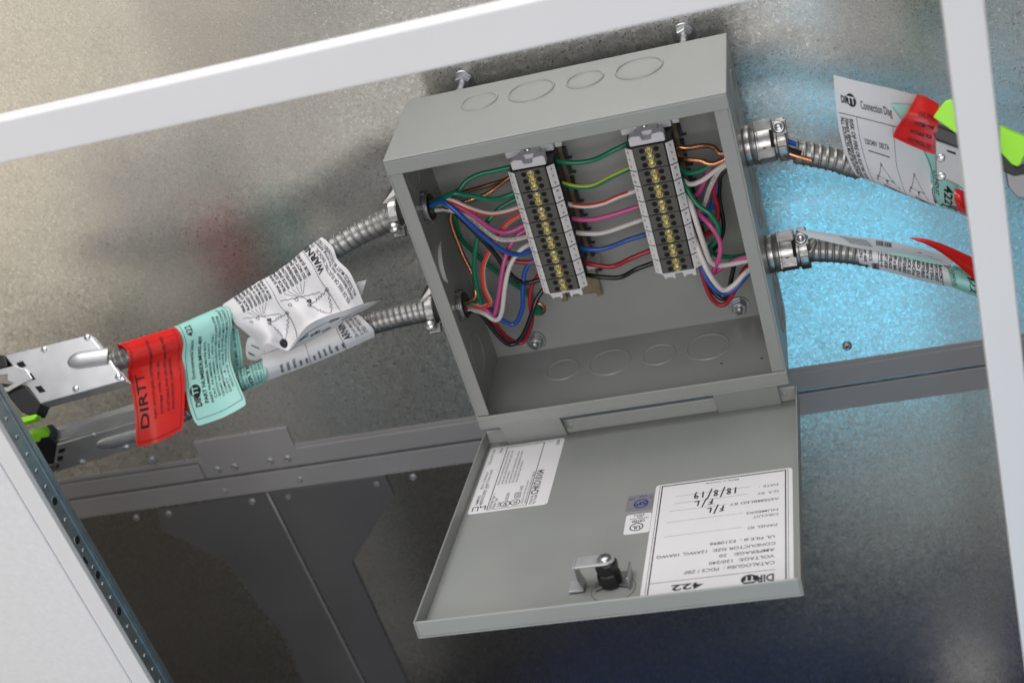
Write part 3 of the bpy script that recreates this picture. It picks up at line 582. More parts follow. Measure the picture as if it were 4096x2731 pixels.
J([(965, 748), (1080, 762), (1200, 750), (1320, 695), (1412, 650)], 'plain green wire, topmost of those joining the two terminal strips', 'w_green')
J([(1000, 868), (1110, 895), (1210, 890), (1320, 835), (1440, 780)], 'green wire with a yellow stripe joining the two terminal strips', 'w_green', stripe=('w_yellow', 0, 1), phase=.42)
J([(1025, 985), (1150, 1003), (1250, 990), (1350, 950), (1470, 908)], 'white wire with an orange red stripe joining the two terminal strips', 'w_white', stripe=('w_stripe', .14, .82), phase=.40)
J([(1055, 1068), (1180, 1078), (1300, 1055), (1490, 995)], 'pink wire joining the two terminal strips', 'w_pink')
J([(1075, 1145), (1180, 1155), (1270, 1148), (1400, 1105), (1510, 1066)], 'all white wire joining the two terminal strips below the pink one', 'w_white')
J([(1100, 1230), (1200, 1243), (1290, 1232), (1400, 1190), (1530, 1150)], 'blue wire joining the two terminal strips', 'w_blue', txt=(20, 70, '12 AWG THHN SOL GAS AND OIL RESISTANT'))
J([(1125, 1308), (1230, 1330), (1320, 1335), (1420, 1290), (1555, 1235)], 'dark red wire joining the two terminal strips', 'w_red')
J([(1145, 1380), (1260, 1395), (1360, 1395), (1450, 1350), (1575, 1305)], 'black wire, lowest of those joining the two terminal strips', 'w_black')
def LW(pts, label, m, ys, a='u', b_=None, **k):
    P = []; n = len(pts)
    if a == 'u': P.append(('w', -4, -51 + k.pop('dy', 0), 184 + k.pop('dz', 0)))
    if a == 'l': P.append(('w', -4, -51 + k.pop('dy', 0), 90 + k.pop('dz', 0)))
    for i, (x, y) in enumerate(pts):
        t_ = i / (n - 1); yy = np.interp(t_, np.linspace(0, 1, len(ys)), ys); P.append((x, y, yy))
    wire('', P, label, m, group=GL, **k)
LW([(165, 548), (225, 520), (290, 490), (340, 430), (420, 388), (520, 365), (640, 338)], 'green wire arching highest from the upper left cable to the left strip', 'w_green', [-51, -48, -42, -40], dz=3)
LW([(165, 545), (250, 522), (370, 487), (470, 458), (560, 430), (640, 398)], 'dull brown bare wire just under the highest green arch', 'w_brown', [-50, -38, -30, -34], r=1.5, twist=True, name='bare_wire', dz=2)
LW([(385, 1165), (392, 1090), (375, 1010), (320, 900), (280, 800), (250, 720), (240, 640), (300, 575), (445, 522), (520, 475), (600, 412), (650, 380)], 'bare copper strand curling up the left wall to the left strip', 'copper', [-52, -45, -40, -40, -36, -38], a='l', r=1.6, twist=True, name='bare_wire')
LW([(180, 545), (215, 525), (265, 508), (350, 520), (470, 543), (560, 535), (680, 490)], 'green wire sagging under the bare copper from the upper left cable', 'w_green', [-52, -58, -52, -42], dz=1)
LW([(175, 555), (245, 552), (350, 598), (470, 633), (570, 625), (710, 584)], 'red wire with a white stripe from the upper left cable', 'w_stripe', [-51, -56, -50, -40], stripe=('w_white', 0, 1), phase=.40)
LW([(175, 562), (280, 590), (400, 660), (500, 730), (600, 750), (735, 690)], 'pink wire from the upper left cable to the left strip', 'w_pink', [-50, -52, -46, -40])
LW([(170, 608), (235, 612), (330, 645), (430, 722), (530, 790), (640, 795), (765, 765)], 'white wire printed with small lettering in the left bundle', 'w_white', [-46, -52, -50, -40], dz=-5, txt=(42, 112, 'E66138W E51583 (UL) 10 AWG 5.261mm2 GAS AND OIL'))
LW([(170, 560), (235, 588), (340, 682), (460, 790), (560, 862), (660, 890), (790, 852)], 'blue wire from the upper left cable to the left strip', 'w_blue', [-55, -60, -54, -40], dy=-5)
LW([(170, 590), (300, 640), (440, 760), (580, 890), (650, 935), (815, 938)], 'dark red wire reaching the left strip from the upper left cable', 'w_red', [-46, -42, -38, -38], dy=3)
LW([(165, 580), (280, 640), (430, 790), (520, 890), (600, 1000), (700, 1068), (840, 1035)], 'black wire swinging from the upper left cable under the blue one', 'w_black', [-48, -50, -46, -38], dz=-4)
LW([(385, 1200), (430, 1225), (405, 1110), (385, 980), (396, 850), (425, 745), (500, 650), (560, 592), (680, 528)], 'green wire rising from the lower left cable to the left strip', 'w_green', [-51, -50, -48, -40, -34], a='l')
LW([(200, 575), (255, 630), (300, 780), (400, 890), (540, 1010), (700, 1120), (786, 1222)], 'green ground wire running behind the others to the ground screw', 'w_green', [-48, -28, -18, -12, -7], dz=-3)
LW([(390, 1205), (440, 1218), (488, 1190), (452, 1100), (442, 980), (480, 870), (540, 770), (600, 690), (715, 620)], 'white wire with red stripe rising from the lower left cable', 'w_white', [-51, -52, -48, -42, -36], a='l', stripe=('w_stripe', 0, 1), phase=.62)
LW([(385, 1225), (460, 1240), (510, 1272), (542, 1140), (562, 1000), (592, 880), (650, 780), (740, 718)], 'pink wire rising from the lower left cable', 'w_pink', [-50, -56, -54, -44, -36], a='l')
LW([(385, 1242), (450, 1260), (522, 1302), (560, 1250), (582, 1080), (612, 960), (680, 860), (775, 808)], 'plain white wire rising from the lower left cable', 'w_white', [-52, -60, -60, -48, -38], a='l', dz=-4)
LW([(385, 1205), (480, 1225), (560, 1300), (640, 1325), (688, 1225), (692, 1100), (712, 980), (795, 895)], 'blue wire looping low from the lower left cable', 'w_blue', [-46, -44, -42, -42, -36], a='l', dz=-2)
LW([(385, 1225), (440, 1250), (520, 1330), (600, 1415), (690, 1440), (748, 1310), (738, 1180), (752, 1080), (830, 975)], 'dark red wire in the lowest left loop', 'w_red', [-48, -46, -42, -40, -36], a='l', dz=-4)
LW([(385, 1245), (440, 1275), (530, 1390), (615, 1455), (690, 1400), (748, 1260), (785, 1160), (860, 1060)], 'black wire in the lowest left loop', 'w_black', [-52, -54, -52, -48, -37], a='l', dz=-6)
def RW(pts, label, m, ys, a='u', **k):
    n = len(pts); P = [(x, y, np.interp(i / (n - 1), np.linspace(0, 1, len(ys)), ys)) for i, (x, y) in enumerate(pts)]
    if a: P.append(('w', 262, -51 + k.pop('dy', 0), (184 if a == 'u' else 89) + k.pop('dz', 0)))
    wire('', P, label, m, crop='cR', group=GR, **k)
RW([(600, 345), (640, 330), (700, 335), (810, 318), (880, 330), (945, 372)], 'upper bare copper strand beside the right strip', 'copper', [-36, -38, -50], r=1.7, twist=True, name='bare_wire', dz=4)
RW([(600, 330), (620, 380), (650, 410), (700, 415), (780, 422), (900, 440)], 'lower bare copper strand bending back under the upper one', 'copper', [-34, -44, -50], r=1.8, twist=True, name='bare_wire', dz=2)
RW([(600, 430), (640, 470), (690, 508), (780, 495), (860, 455), (940, 425)], 'short green wire from the right strip to the upper right cable', 'w_green', [-36, -46, -50])
RW([(620, 545), (665, 562), (722, 588), (800, 560), (880, 502), (950, 455)], 'white wire with a red stripe in the right bundle', 'w_white', [-38, -48, -52], stripe=('w_stripe', .45, 1), phase=.1, dy=-2)
RW([(660, 700), (755, 662), (800, 600), (850, 480), (930, 420)], 'pink wire rising to the upper right cable', 'w_pink', [-32, -38, -48])
RW([(700, 800), (800, 750), (850, 620), (900, 520), (955, 462)], 'white wire with small print rising to the upper right cable', 'w_white', [-32, -42, -52], txt=(18, 52, '(UL) 10 AWG OR AWM'))
RW([(720, 960), (830, 938), (898, 860), (908, 760), (882, 640), (900, 540), (955, 450)], 'dark red wire rising to the upper right cable', 'w_red', [-32, -38, -40, -48])
RW([(700, 880), (780, 838), (850, 780), (900, 620), (945, 480)], 'blue wire rising to the upper right cable', 'w_blue', [-30, -34, -46])
RW([(760, 1150), (850, 1080), (930, 965), (948, 860), (922, 700), (922, 600), (950, 500)], 'thin black wire nearest the right wall of the box', 'w_black', [-28, -34, -38, -48], r=1.7)
RW([(610, 470), (680, 600), (760, 722), (860, 800), (915, 900), (895, 985), (850, 1030), (895, 1078), (1000, 1096), (1110, 1082)], 'long green wire arching over the right bundle to the lower right cable', 'w_green', [-38, -52, -60, -50, -36, -46], a='l')
RW([(660, 690), (760, 780), (860, 880), (920, 980), (922, 1080), (878, 1200), (940, 1165), (1020, 1122), (1110, 1095)], 'pink wire bowed out over the right bundle', 'w_pink', [-38, -56, -58, -48, -50], a='l')
RW([(640, 590), (715, 720), (768, 880), (815, 1020), (865, 1135), (950, 1150), (1110, 1120)], 'upper plain white wire of the pair going down the right bundle', 'w_white', [-38, -58, -62, -54, -50], a='l', r=2.15)
RW([(690, 790), (738, 940), (788, 1080), (850, 1215), (940, 1322), (1020, 1290), (1120, 1190)], 'lower white wire of the pair with small print at its bend', 'w_white', [-38, -54, -62, -62, -54], a='l', r=2.15, txt=(92, 125, 'START UL GAS AWG'))
RW([(730, 960), (765, 1060), (810, 1200), (880, 1312), (960, 1348), (1040, 1305), (1120, 1215)], 'blue wire under the white bend in the right bundle', 'w_blue', [-36, -50, -56, -54, -50], a='l', dz=-2)
RW([(750, 1060), (782, 1140), (820, 1280), (870, 1388), (940, 1430), (1000, 1372), (1060, 1252), (1115, 1160)], 'dark red wire in the lowest right loop', 'w_red', [-34, -44, -50, -48, -46], a='l')
RW([(760, 1100), (840, 1280), (915, 1375), (970, 1370), (1010, 1210), (1030, 1135), (1100, 1080)], 'black wire in the lowest right loop', 'w_black', [-32, -42, -44, -40, -44], a='l')
# ================================================================== CABLE CONNECTORS
def connector(P, sgn, label, screw_side, k_len=1.0):
    P = np.array(P, float); ax = np.array((sgn, 0, 0.)); n = np.array((0, -.80, .60)); s = np.cross(n, ax) * sgn; X = (P, np.array([ax, s, n]))   # s points up the box
    t = thing('cable_connector', label, 'connector', P, 'cable connectors on the box sides')
    b = M(); b.lathe([(14.6, 0), (15.2, .6), (15.2, 4.6), (14.6, 5.0), (14.9, 5.6), (14.9, 8.8), (15.2, 9.2), (15.2, 22 * k_len), (14.0, 22.3 * k_len), (14.0, 25 * k_len)], P, ax, 'cast', 40)
    b.box((9.6, 3, 4), (22, 14.6, 12.4), 'cast', X); b.box((9.6, -13.6, 8), (21.6, 13.6, 13.6), 'cast', X); b.box((9.4, -14.4, 8), (10.8, 14.4, 14.6), 'cast', X); b.lathe([(15.2, 9.2), (15.9, 9.5), (15.9, 10.8), (15.2, 11)], P, ax, 'cast', 40)
    b.lathe([(1.9, 0), (1.9, .25), (0, .25)], P + ax * 15.0 + n * 13.65 + s * -5.0, n, 'hole', 16)
    b.box((20, -7, 12.4), (22.6, 6, 15.5), 'hole', X)
    part(b, 'body', t, bevel=.5)
    b = M(); L0 = 24 * k_len; b.lathe([(14.6, L0), (16.3, L0 + .5), (16.3, L0 + 7), (15.5, L0 + 7.6), (11.5, L0 + 7.6)], P, ax, 'cast', 40)
    b.box((L0 + .5, -8, 12), (L0 + 7.5, -3.5, 18.5), 'cast', X); b.box((L0 - 1, 1, 13), (L0 + 9, 11, 17.5), 'cast', X); part(b, 'strap', t, bevel=.6)
    b = M(); c = P + ax * (L0 + 3.5) + s * 6 + n * 17.4; b.lathe([(4.6, 0), (4.8, .8), (4.3, 2.2), (3.0, 2.8), (2.9, 1.9), (0, 1.9)], c, n, 'zinc', 24); part(b, 'screw', t)
    b = M(); b.lathe([(12.6, 0), (12.6, 1.5), (12.0, 4.2), (10.6, 4.5), (10.4, .0)], P - ax * (T + .1), -ax, 'rivm', 28)
    for i in range(6):
        a = i * math.pi / 3 + .4; e = np.array((0, math.cos(a), math.sin(a))); f_ = np.cross((1, 0, 0), e); b.box((0, -2, 12.2), (3.4, 2, 15.2), 'zinc' if i % 3 == 1 else 'dark', (P - ax * (T + .1), np.array([-ax, f_, e])))
    b.lathe([(10.5, 6), (9.4, 6.2), (9.4, -6)], P - ax * T, -ax, 'black', 24)
    part(b, 'locknut', t, bevel=.3)
    return X
connector((BW, -51, 184), 1, 'cast metal connector gripping the upper right cable', 1)
connector((BW, -51, 88.5), 1, 'cast metal connector gripping the lower right cable', 1)
def saddle(P, label):
    """squeeze connector seen from its clamp end: hidden body, curved clamp ear and a long screw"""
    P = np.array(P, float); t = thing('cable_connector', label, 'connector', P, 'cable connectors on the box sides'); ax = np.array((-1., 0, 0))
    b = M(); b.lathe([(14.5, 0), (14.5, 5), (12.5, 6), (12.5, 19), (10, 20)], P, ax, 'cast', 32); part(b, 'body', t)
    n = np.array((0, -.80, .60)); s = np.array((0, .6, .8)); X = (P, np.array([ax, s, n]))
    b = M(); q = []
    for i in range(13):
        a = -1.9 + 3.3 * i / 12; q.append((0, a))
    pr = [(13 + 2.0 * math.sin(i / 12 * math.pi), a) for i, (_, a) in enumerate(q)]
    out = [(r * math.sin(a) * -1, r * math.cos(a)) for r, a in pr]; inn = [((10.6) * math.sin(a) * -1, 10.6 * math.cos(a)) for r, a in pr][::-1]
    b.prism([(18, y_, z_) for y_, z_ in out + inn], (7, 0, 0), 'cast', X); b.box((17, -19, -3), (27, -9, 3), 'cast', X); b.prism([(23, 6, 12.5), (27, 6, 12), (22, 20, 4), (17, 22, -2), (17, 12, 6)], (1.5, 1, 2), 'cast', X)
    part(b, 'strap', t, bevel=.7)
    b = M(); c = P + ax * 22.5 + s * -13 + n * 0.5; b.lathe([(2.0, -4), (2.0, 9), (1.9, 9.5), (4.4, 10), (4.5, 12), (3.4, 13.4), (0, 13.5)], c, n, 'zinc', 18)
    for i in range(8): b.lathe([(2.0, i), (2.35, i + .45), (2.0, i + .9)], c, n, 'zinc', 16)
    part(b, 'screw', t)
    b = M(); b.lathe([(12.4, 0), (12.4, 2.0), (11.8, 4.8), (10.4, 5.0), (10.2, .0)], P - ax * (T + .1), -ax, 'rivm', 28)
    for i in range(6):
        a = i * math.pi / 3 + .55; e = np.array((0, math.cos(a), math.sin(a))); f_ = np.cross((1, 0, 0), e); b.box((0, -2.2, 11.6), (3.4, 2.2, 14.0), 'zinc' if i in (2, 3) else 'rivm', (P - ax * (T + .1), np.array([-ax, f_, e])))
    b.lathe([(10.5, 5.9), (9.3, 6.1), (9.3, -6)], P - ax * T, -ax, 'black', 24); part(b, 'locknut', t, bevel=.3)
saddle((0, -51, 184), 'squeeze connector behind the left wall holding the upper left cable'); saddle((0, -51, 90), 'squeeze connector behind the left wall holding the lower left cable')
# ================================================================== FLEXIBLE CONDUITS
def conduit_mesh(P, R=9.0, pitch=6.6, style=0, thin=None):
    """helical interlocked steel tube; thin = (from, to): share of the length squeezed under a label"""
    Ltot = np.linalg.norm(np.diff(P, axis=0), axis=1).sum()
    def rf(s, a):
        f = (s / pitch - a / (2 * math.pi)) % 1.; r = R
        if thin:
            t = s / Ltot; r = R - 1.7 * min(1, max(0, (t - thin[0]) / .02)) * min(1, max(0, (thin[1] - t) / .02))
        if style: return r + .9 * (math.exp(-((f - .5) / .13) ** 2)) - .35
        return r + .3 - 1.3 * math.exp(-((f - .10) / .065) ** 2) + .35 * math.exp(-((f - .24) / .07) ** 2)
    b = M(); tube(b, P, R, 'cond', 36, .5, rfun=rf); return b
UL = [np.array((-3., -51, 184)), at('cT', 1330, 228, -51.5), at('cT', 1190, 290, -53), at('cT', 1060, 350, -56), at('cT', 950, 415, -60), at('cT', 850, 470, -63), at('cT', 700, 580, -66), at('cT', 520, 700, -68), at('cT', 330, 820, -70), at('cT', 130, 950, -72), at('cP', 1720, 330, -73), at('cP', 1480, 420, -74), at('cP', 1250, 505, -75), at('cP', 1020, 590, -76), at('cP', 880, 628, -77)]
LLc = [np.array((-3., -51, 90)), at('cT', 1610, 906, -51.5), at('cT', 1500, 925, -53), at('cT', 1355, 957, -56), at('cT', 1133, 1019, -60), at('cT', 885, 1135, -64), at('cT', 645, 1235, -66), at('cT', 381, 1326, -69), at('cP', 2112, 738, -70), at('cP', 1900, 850, -72), at('cP', 1700, 960, -74), at('cP', 1500, 1060, -76), at('cP', 1300, 1140, -78)]
cu1 = tag(conduit_mesh(cr(UL, 12), thin=(.30, .90)).build('flexible_conduit'), 'ribbed steel conduit leaving the upper left connector with three labels on it', 'conduit', 'flexible conduits')
cu2 = tag(conduit_mesh(cr(LLc, 12), pitch=5.0, style=0, thin=(.27, 1.1)).build('flexible_conduit'), 'ribbed steel conduit leaving the lower left connector behind the crumpled label', 'conduit', 'flexible conduits')
UR = [at('c4', 400, 582, -53), at('c4', 460, 592, -54), at('c4', 560, 612, -55), at('c4', 640, 632, -56), at('c4', 730, 662, -57), at('cQ', 560, 686, -60), at('cQ', 760, 756, -62), at('cQ', 950, 826, -64), at('cQ', 1110, 885, -66), at('cQ', 1250, 940, -68)]
LR = [np.array((BW + 30., -52, 90)), at('cQ', 150, 1178, -52), at('cQ', 290, 1184, -53), at('cQ', 440, 1200, -55), at('cQ', 628, 1240, -58), at('cQ', 828, 1290, -61), at('cQ', 1040, 1340, -64), at('cQ', 1240, 1398, -66)]
cu3 = tag(conduit_mesh(cr(UR, 12), 8.8, 5.6, 1, (.33, 1.1)).build('flexible_conduit'), 'ribbed steel conduit pulled back from the upper right connector so wires show', 'conduit', 'flexible conduits')
cu4 = tag(conduit_mesh(cr(LR, 12), 8.8, 5.2, 1, (.36, 1.1)).build('flexible_conduit'), 'ribbed steel conduit leaving the lower right connector under a curled label', 'conduit', 'flexible conduits')
for (m_, lab, y0, z0, y1, z1, r_) in (('w_blue', 'blue wire bared between the upper right connector and its conduit', -53, 5.5, -54, 5, 2.0), ('w_black', 'black wire bared between the upper right connector and its conduit', -60, 2.5, -61, 2, 2.2), ('copper', 'bare copper strand lying over the mouth of the upper right conduit', -61, -2, -64, -3.5, 1.5), ('w_red', 'dark red wire bared between the upper right connector and its conduit', -59, -5, -58, -4.5, 1.9), ('w_green', 'green wire bared between the upper right connector and its conduit', -54, -8.0, -55, -7, 1.9)):
    a = np.array((BW + 20, y0, 186 + z0)); c_ = UR[0]; e = np.array((c_[0] + (12 if m_ == 'copper' else 4), y1 - (1.5 if m_ == 'copper' else 0), c_[2] + z1))
    b = M(); tube(b, cr([a, (a + e) / 2 + (0, -1, 0), e], 8), r_, m_, 12, 1.5); tag(b.build('bare_wire' if m_ == 'copper' else 'insulated_wire'), lab, 'wire')
# ================================================================== LABELS ON THE CABLES
def label_part(name, P, parent, m, items, F, label=None, ink='ink', na=36, nb=60, corner=0, solid=.3):
    b = M(); P.mesh(b, m, na, nb, corner); page(b, F, items, ink, .42); o = part(b, name, parent)
    if label: o['label'] = label
    return o
def dirtt(x, y, hh, rot=None, ink='ink', back='teal'):
    w_ = hh * 1.55; return [('t', x, y, hh, 'DIR', w_, .05, 0, ink), ('d', x + w_ + hh * .58, y - hh * .55, hh * .80, hh * .85, ink), ('t', x + w_ + hh * .08, y - hh * .12, hh * .95, 'TT', hh * 1.05, .05, 0, back)]
# red tag on the upper left cable
yc = -75
RT = Patch([('cP', [(1000, 520, yc + 9), (1220, 450, yc + 9), (1440, 375, yc + 9)]), ('cP', [(974, 472, yc + 1), (1205, 400, yc + 1), (1452, 328, yc + 1)]), ('cP', [(1045, 505, yc - 9), (1270, 435, yc - 9), (1495, 368, yc - 9)]),
            ('cP', [(1082, 600, yc - 11), (1305, 535, yc - 12), (1528, 470, yc - 11)]), ('cP', [(1068, 710, yc - 4), (1310, 650, yc - 6), (1522, 585, yc - 5)]), ('cP', [(1098, 870, yc - 8), (1325, 810, yc - 12), (1542, 740, yc - 10)]),
            ('cP', [(1128, 1090, yc - 12), (1345, 1030, yc - 18), (1545, 940, yc - 16)]), ('cP', [(1138, 1338, yc - 14), (1335, 1285, yc - 22), (1535, 1180, yc - 20)])])
def FR(W_, H_): return lambda x, y: RT(min(max(y / W_, 0), 1), 1 - x / H_)      # x up the tag, y to the right
I = [('t', 9, 13.5, 8.2, 'DIRTT', 39, 0), ('t', 14, 21.0, 2.3, 'CAT. STYLE LEVEL 4 EXTENDER CABLES AND Wiring', 76, .01), ('t', 15.5, 27.5, 2.3, 'SYSTEM TYPE: TYPE 1 OR 2', 42, .01), ('t', 15.5, 34.0, 2.3, 'SUITABLE FOR USE WITH LEVEL 4 PRE-WIRED', 72, .01), ('t', 15.5, 39, 2.3, 'ELECTRICAL COMPONENTS', 41, .01),
     ('l', 2.5, 3, 96, 3, .35), ('l', 2.5, 46.5, 96, 46.5, .35), ('l', 2.5, 3, 2.5, 46.5, .35)]
for i, t_ in enumerate(('SYSTEM', 'TYPE 12', 'EXTEND', 'WARNING', 'DO NOT', 'NOT FOR', 'AVERTI', 'NE PAS')): I.append(('t', 101, 8 + i * 5.3, 3.2, t_, 15, .02))
label_part('red_tag', RT, cu1, 'red', I, FR(50, 122), 'glossy red tag reading DIRTT folded over the upper left conduit', corner=.06)
RB = Patch([('cP', [(1535, 860, -66), (1570, 850, -66), (1600, 845, -66)]), ('cP', [(1540, 900, -78), (1575, 890, -78), (1603, 880, -78)]), ('cP', [(1535, 1000, -80), (1572, 1000, -80), (1606, 990, -80)]), ('cP', [(1530, 1115, -72), (1570, 1105, -72), (1602, 1090, -72)])])
label_part('red_tag', RB, cu2, 'red', [('t', 8, 3, 2.4, 'NOT FOR', 16, .02), ('t', 8, 7.5, 2.4, 'AVERTIS', 16, .02)], lambda x, y: RB(y / 9, 1 - x / 30), None)
# teal tags
yt_ = -73
TT = Patch([('cP', [(1470, 380, yt_ + 9), (1670, 290, yt_ + 9), (1880, 210, yt_ + 9)]), ('cP', [(1450, 327, yt_ + 1), (1655, 237, yt_ + 1), (1858, 152, yt_ + 1)]), ('cP', [(1495, 365, yt_ - 9), (1705, 275, yt_ - 9), (1915, 188, yt_ - 9)]),
            ('cP', [(1528, 470, yt_ - 11), (1740, 380, yt_ - 12), (1940, 300, yt_ - 11)]), ('cP', [(1525, 590, yt_ - 7), (1738, 520, yt_ - 10), (1925, 440, yt_ - 5)]), ('cP', [(1545, 790, yt_ - 9), (1760, 725, yt_ - 12), (1930, 610, yt_ - 6)]),
            ('cP', [(1580, 990, yt_ - 16), (1800, 915, yt_ - 20), (1990, 790, yt_ - 14)]), ('cP', [(1642, 1162, yt_ - 24), (1865, 1085, yt_ - 28), (2070, 975, yt_ - 22)])])
FT = lambda x, y: TT(min(max(y / 48, 0), 1), 1 - x / 118)
I = dirtt(14, 11.5, 5.6) + [('t', 34, 10.3, 3.4, 'Environmental Solutions', 33, 0), ('t', 72, 11.5, 5.8, '422', 15, .0), ('t', 15, 18, 3.5, 'PART NUMBER:MW01-48W', 53, .01), ('t', 14, 22.3, 2.3, 'PART NUMBER: 240193-8-012', 45, .01), ('t', 16, 26, 2.3, 'CAT. NUMBER: 043019', 40, 0), ('t', 16, 29.6, 2.3, 'BATCH NUMBER: ( 10GA 12GA )', 48, .0),
                            ('t', 14, 33.2, 2.3, '120/240V 20A COMPONENTS USED FOR WIRING SYSTEM', 70, 0), ('t', 14.5, 36.8, 2.3, 'COMPONENTS WIRE MFD. WIRING SYSTEM', 68, 0), ('t', 14, 40.4, 2.3, 'DIRTT - 8 - WIRE FLEXIBLE METAL CONDUIT', 78, 0), ('t', 16, 44, 2.3, "WITH 9/16'' TRADE FLEXIBLE METAL CONDUIT", 74, 0),
                            ('l', 5, 3.2, 92, 3.2, .35), ('l', 5, 46, 100, 46, .35), ('l', 5, 3.2, 5, 46, .35)]
for i, t_ in enumerate(('SYSTEM', '120/208', 'WITH NE', 'ENVIRO', 'WARN', 'ELECT', 'ALWAYS', 'CONNE', 'AVER', "D'ELEC", "D'UNE S", 'DERIVA')): I.append(('t', 96 + i * .35, 5 + i * 3.4, 3.6 if t_ in ('WARN', 'AVER') else 2.3, t_, 14, .0))
label_part('teal_tag', TT, cu1, 'teal', I, FT, 'pale teal tag with 422 folded over the upper left conduit', corner=.07)
TB = Patch([('cP', [(1925, 330, -70), (1960, 335, -70), (1990, 345, -70)]), ('cP', [(1925, 420, -66), (1968, 425, -66), (2005, 430, -66)]), ('cP', [(1935, 560, -64), (1985, 560, -64), (2024, 555, -64)]), ('cP', [(1960, 720, -62), (2000, 700, -62), (2028, 660, -62)])])
label_part('teal_tag', TB, cu1, 'teal', [('t', 5, 5.2, 2.6, 'ATE MFD.  Apr 2019  E2108', 34, .0), ('l', 2, 7.6, 38, 7.6, .3)], lambda x, y: TB(y / 10, 1 - x / 40), None)
TL = Patch([('cP', [(1990, 720, -62), (2090, 680, -62), (2180, 660, -62)]), ('cP', [(1985, 690, -70), (2085, 650, -70), (2192, 612, -70)]), ('cP', [(2000, 770, -80), (2100, 725, -80), (2225, 685, -80)]), ('cP', [(2020, 830, -79), (2125, 790, -79), (2225, 750, -79)]), ('cP', [(2045, 866, -70), (2140, 830, -70), (2232, 790, -70)])])
I = [('t', 3, 5, 2, 'DETERMINE', 22), ('t', 3, 9, 2, 'RACTED TO ONE', 22), ('t', 3, 14.5, 4.2, 'VERTISS', 22, .01), ('t', 3, 18.5, 2, 'ECTROCUTION', 22), ('t', 3, 22, 2, 'SOURCE D ALIM', 22), ('t', 3, 25.5, 2, 'ATION, EN UN', 22), ('l', 0, 27.5, 28, 27.5, .3)]
label_part('teal_tag', TL, cu2, 'teal', I, lambda x, y: TL(y / 30, 1 - x / 28), None)
# crumpled white wiring diagram on the upper left cable
yw = -66
WT = Patch([('cT', [(110, 900, yw + 6), (240, 820, yw + 7), (370, 745, yw + 7), (480, 690, yw + 8), (610, 600, yw + 9), (730, 505, yw + 10), (830, 420, yw + 11)]),
            ('cT', [(75, 864, yw - 3), (200, 782, yw - 2), (330, 700, yw - 1), (440, 640, yw), (580, 540, yw + 2), (700, 440, yw + 3), (805, 367, yw + 4)]),
            ('cT', [(125, 930, yw - 13), (260, 860, yw - 12), (385, 790, yw - 10), (500, 728, yw - 9), (640, 640, yw - 7), (780, 540, yw - 6), (888, 440, yw - 5)]),
            ('cT', [(165, 1000, yw - 15), (300, 960, yw - 18), (430, 895, yw - 13), (560, 835, yw - 16), (700, 750, yw - 10), (835, 650, yw - 13), (922, 530, yw - 7)]),
            ('cT', [(235, 1060, yw - 16), (370, 1035, yw - 26), (500, 985, yw - 17), (640, 920, yw - 25), (780, 850, yw - 14), (905, 750, yw - 21), (1005, 615, yw - 10)]),
            ('cT', [(310, 1130, yw - 18), (420, 1105, yw - 32), (540, 1090, yw - 22), (690, 1000, yw - 30), (830, 930, yw - 20), (965, 850, yw - 26), (1055, 710, yw - 14)]),
            ('cT', [(372, 1236, yw - 22), (405, 1150, yw - 34), (565, 1198, yw - 30), (690, 1030, yw - 34), (840, 950, yw - 26), (1000, 900, yw - 28), (1115, 855, yw - 20)])])
FW = lambda x, y: WT(min(max(y / 92, 0), 1), min(max(1 - x / 62, 0), 1))      # x up towards the conduit, y along the cable
rows = ('PINK (LINE)', 'BLACK (LINE)', 'WH/RED (NEUTRAL)', 'GRN/YELLOW (GROUND)', 'GREEN or BARE (GROUND)', 'WHT/BLACK (NEUTRAL)', 'RED (LINE)', 'BLUE (LINE)')
I = []
for gx, n0 in ((12, 0), (45, 0)):
    for i, t_ in enumerate(rows if gx < 40 else ('PINK (LINE)', 'BLACK (LINE)', 'WHITE (NEUTRAL)', 'GRN/YELLOW (GROUND)', 'GREEN/BARE (GROUND)', 'WHT/BLK (NEUTRAL)', 'DO NOT USE RED (LINE)', 'BLUE (LINE)')):
        hw = len(t_) * 1.25; I.append(('t', 37, gx + i * 3.3, 2.1, t_, hw, .02))
    pts = [(33 - 8 * i / 12 * (1 if i < 12 else 1), gx - 3 + 26 * i / 12 + (1.1 if i % 2 else -1.1)) for i in range(13)]; I.append(('p', pts, .35))
    A_, B_, C_ = (22, gx + 10), (6, gx + 20 if gx > 40 else gx + 17), (24, gx + 27)
    for q0, q1 in ((A_, B_), (B_, C_), (A_, C_)):
        n = 14; pp = []
        for i in range(n + 1):
            t_ = i / n; wv = (.9 if i % 2 else -.9) if 4 < i < 12 else 0; dx, dy = q1[0] - q0[0], q1[1] - q0[1]; L = math.hypot(dx, dy); pp.append((q0[0] + dx * t_ - dy / L * wv, q0[1] + dy * t_ + dx / L * wv))
        I.append(('p', pp, .35))
    for q in (A_, B_, C_, (28, gx), (29, gx + 6)): I.append(('o', q[0], q[1], 1.2, 1.2, .35))
    for i in range(6): I.append(('p', [(36, gx + 1 + i * 3.3), (30, gx + 8 + i * .9)], .25))
    I.append(('p', [(30, gx + 10), (25, gx + 12)], .3)); I.append(('p', [(25, gx + 10.5), (25, gx + 13.5), (23, gx + 12), (25, gx + 10.5)], .9))
I += [('l', 2, 38.5, 60, 38.5, .3), ('l', 2, 72, 60, 72, .3), ('t', 34, 78, 5, 'WARNING', 24, .02), ('t', 6, 82, 2.8, 'RISK OF FIRE OR ELECTRIC SHOCK.  Do not', 50, .0), ('t', 6, 85.5, 2.8, 'Always determine that the wiring assembly is', 50, .0), ('t', 6, 89, 2.8, 'ALL SOURCES MUST BE DISCONNECTED PRIOR', 52, .0)]
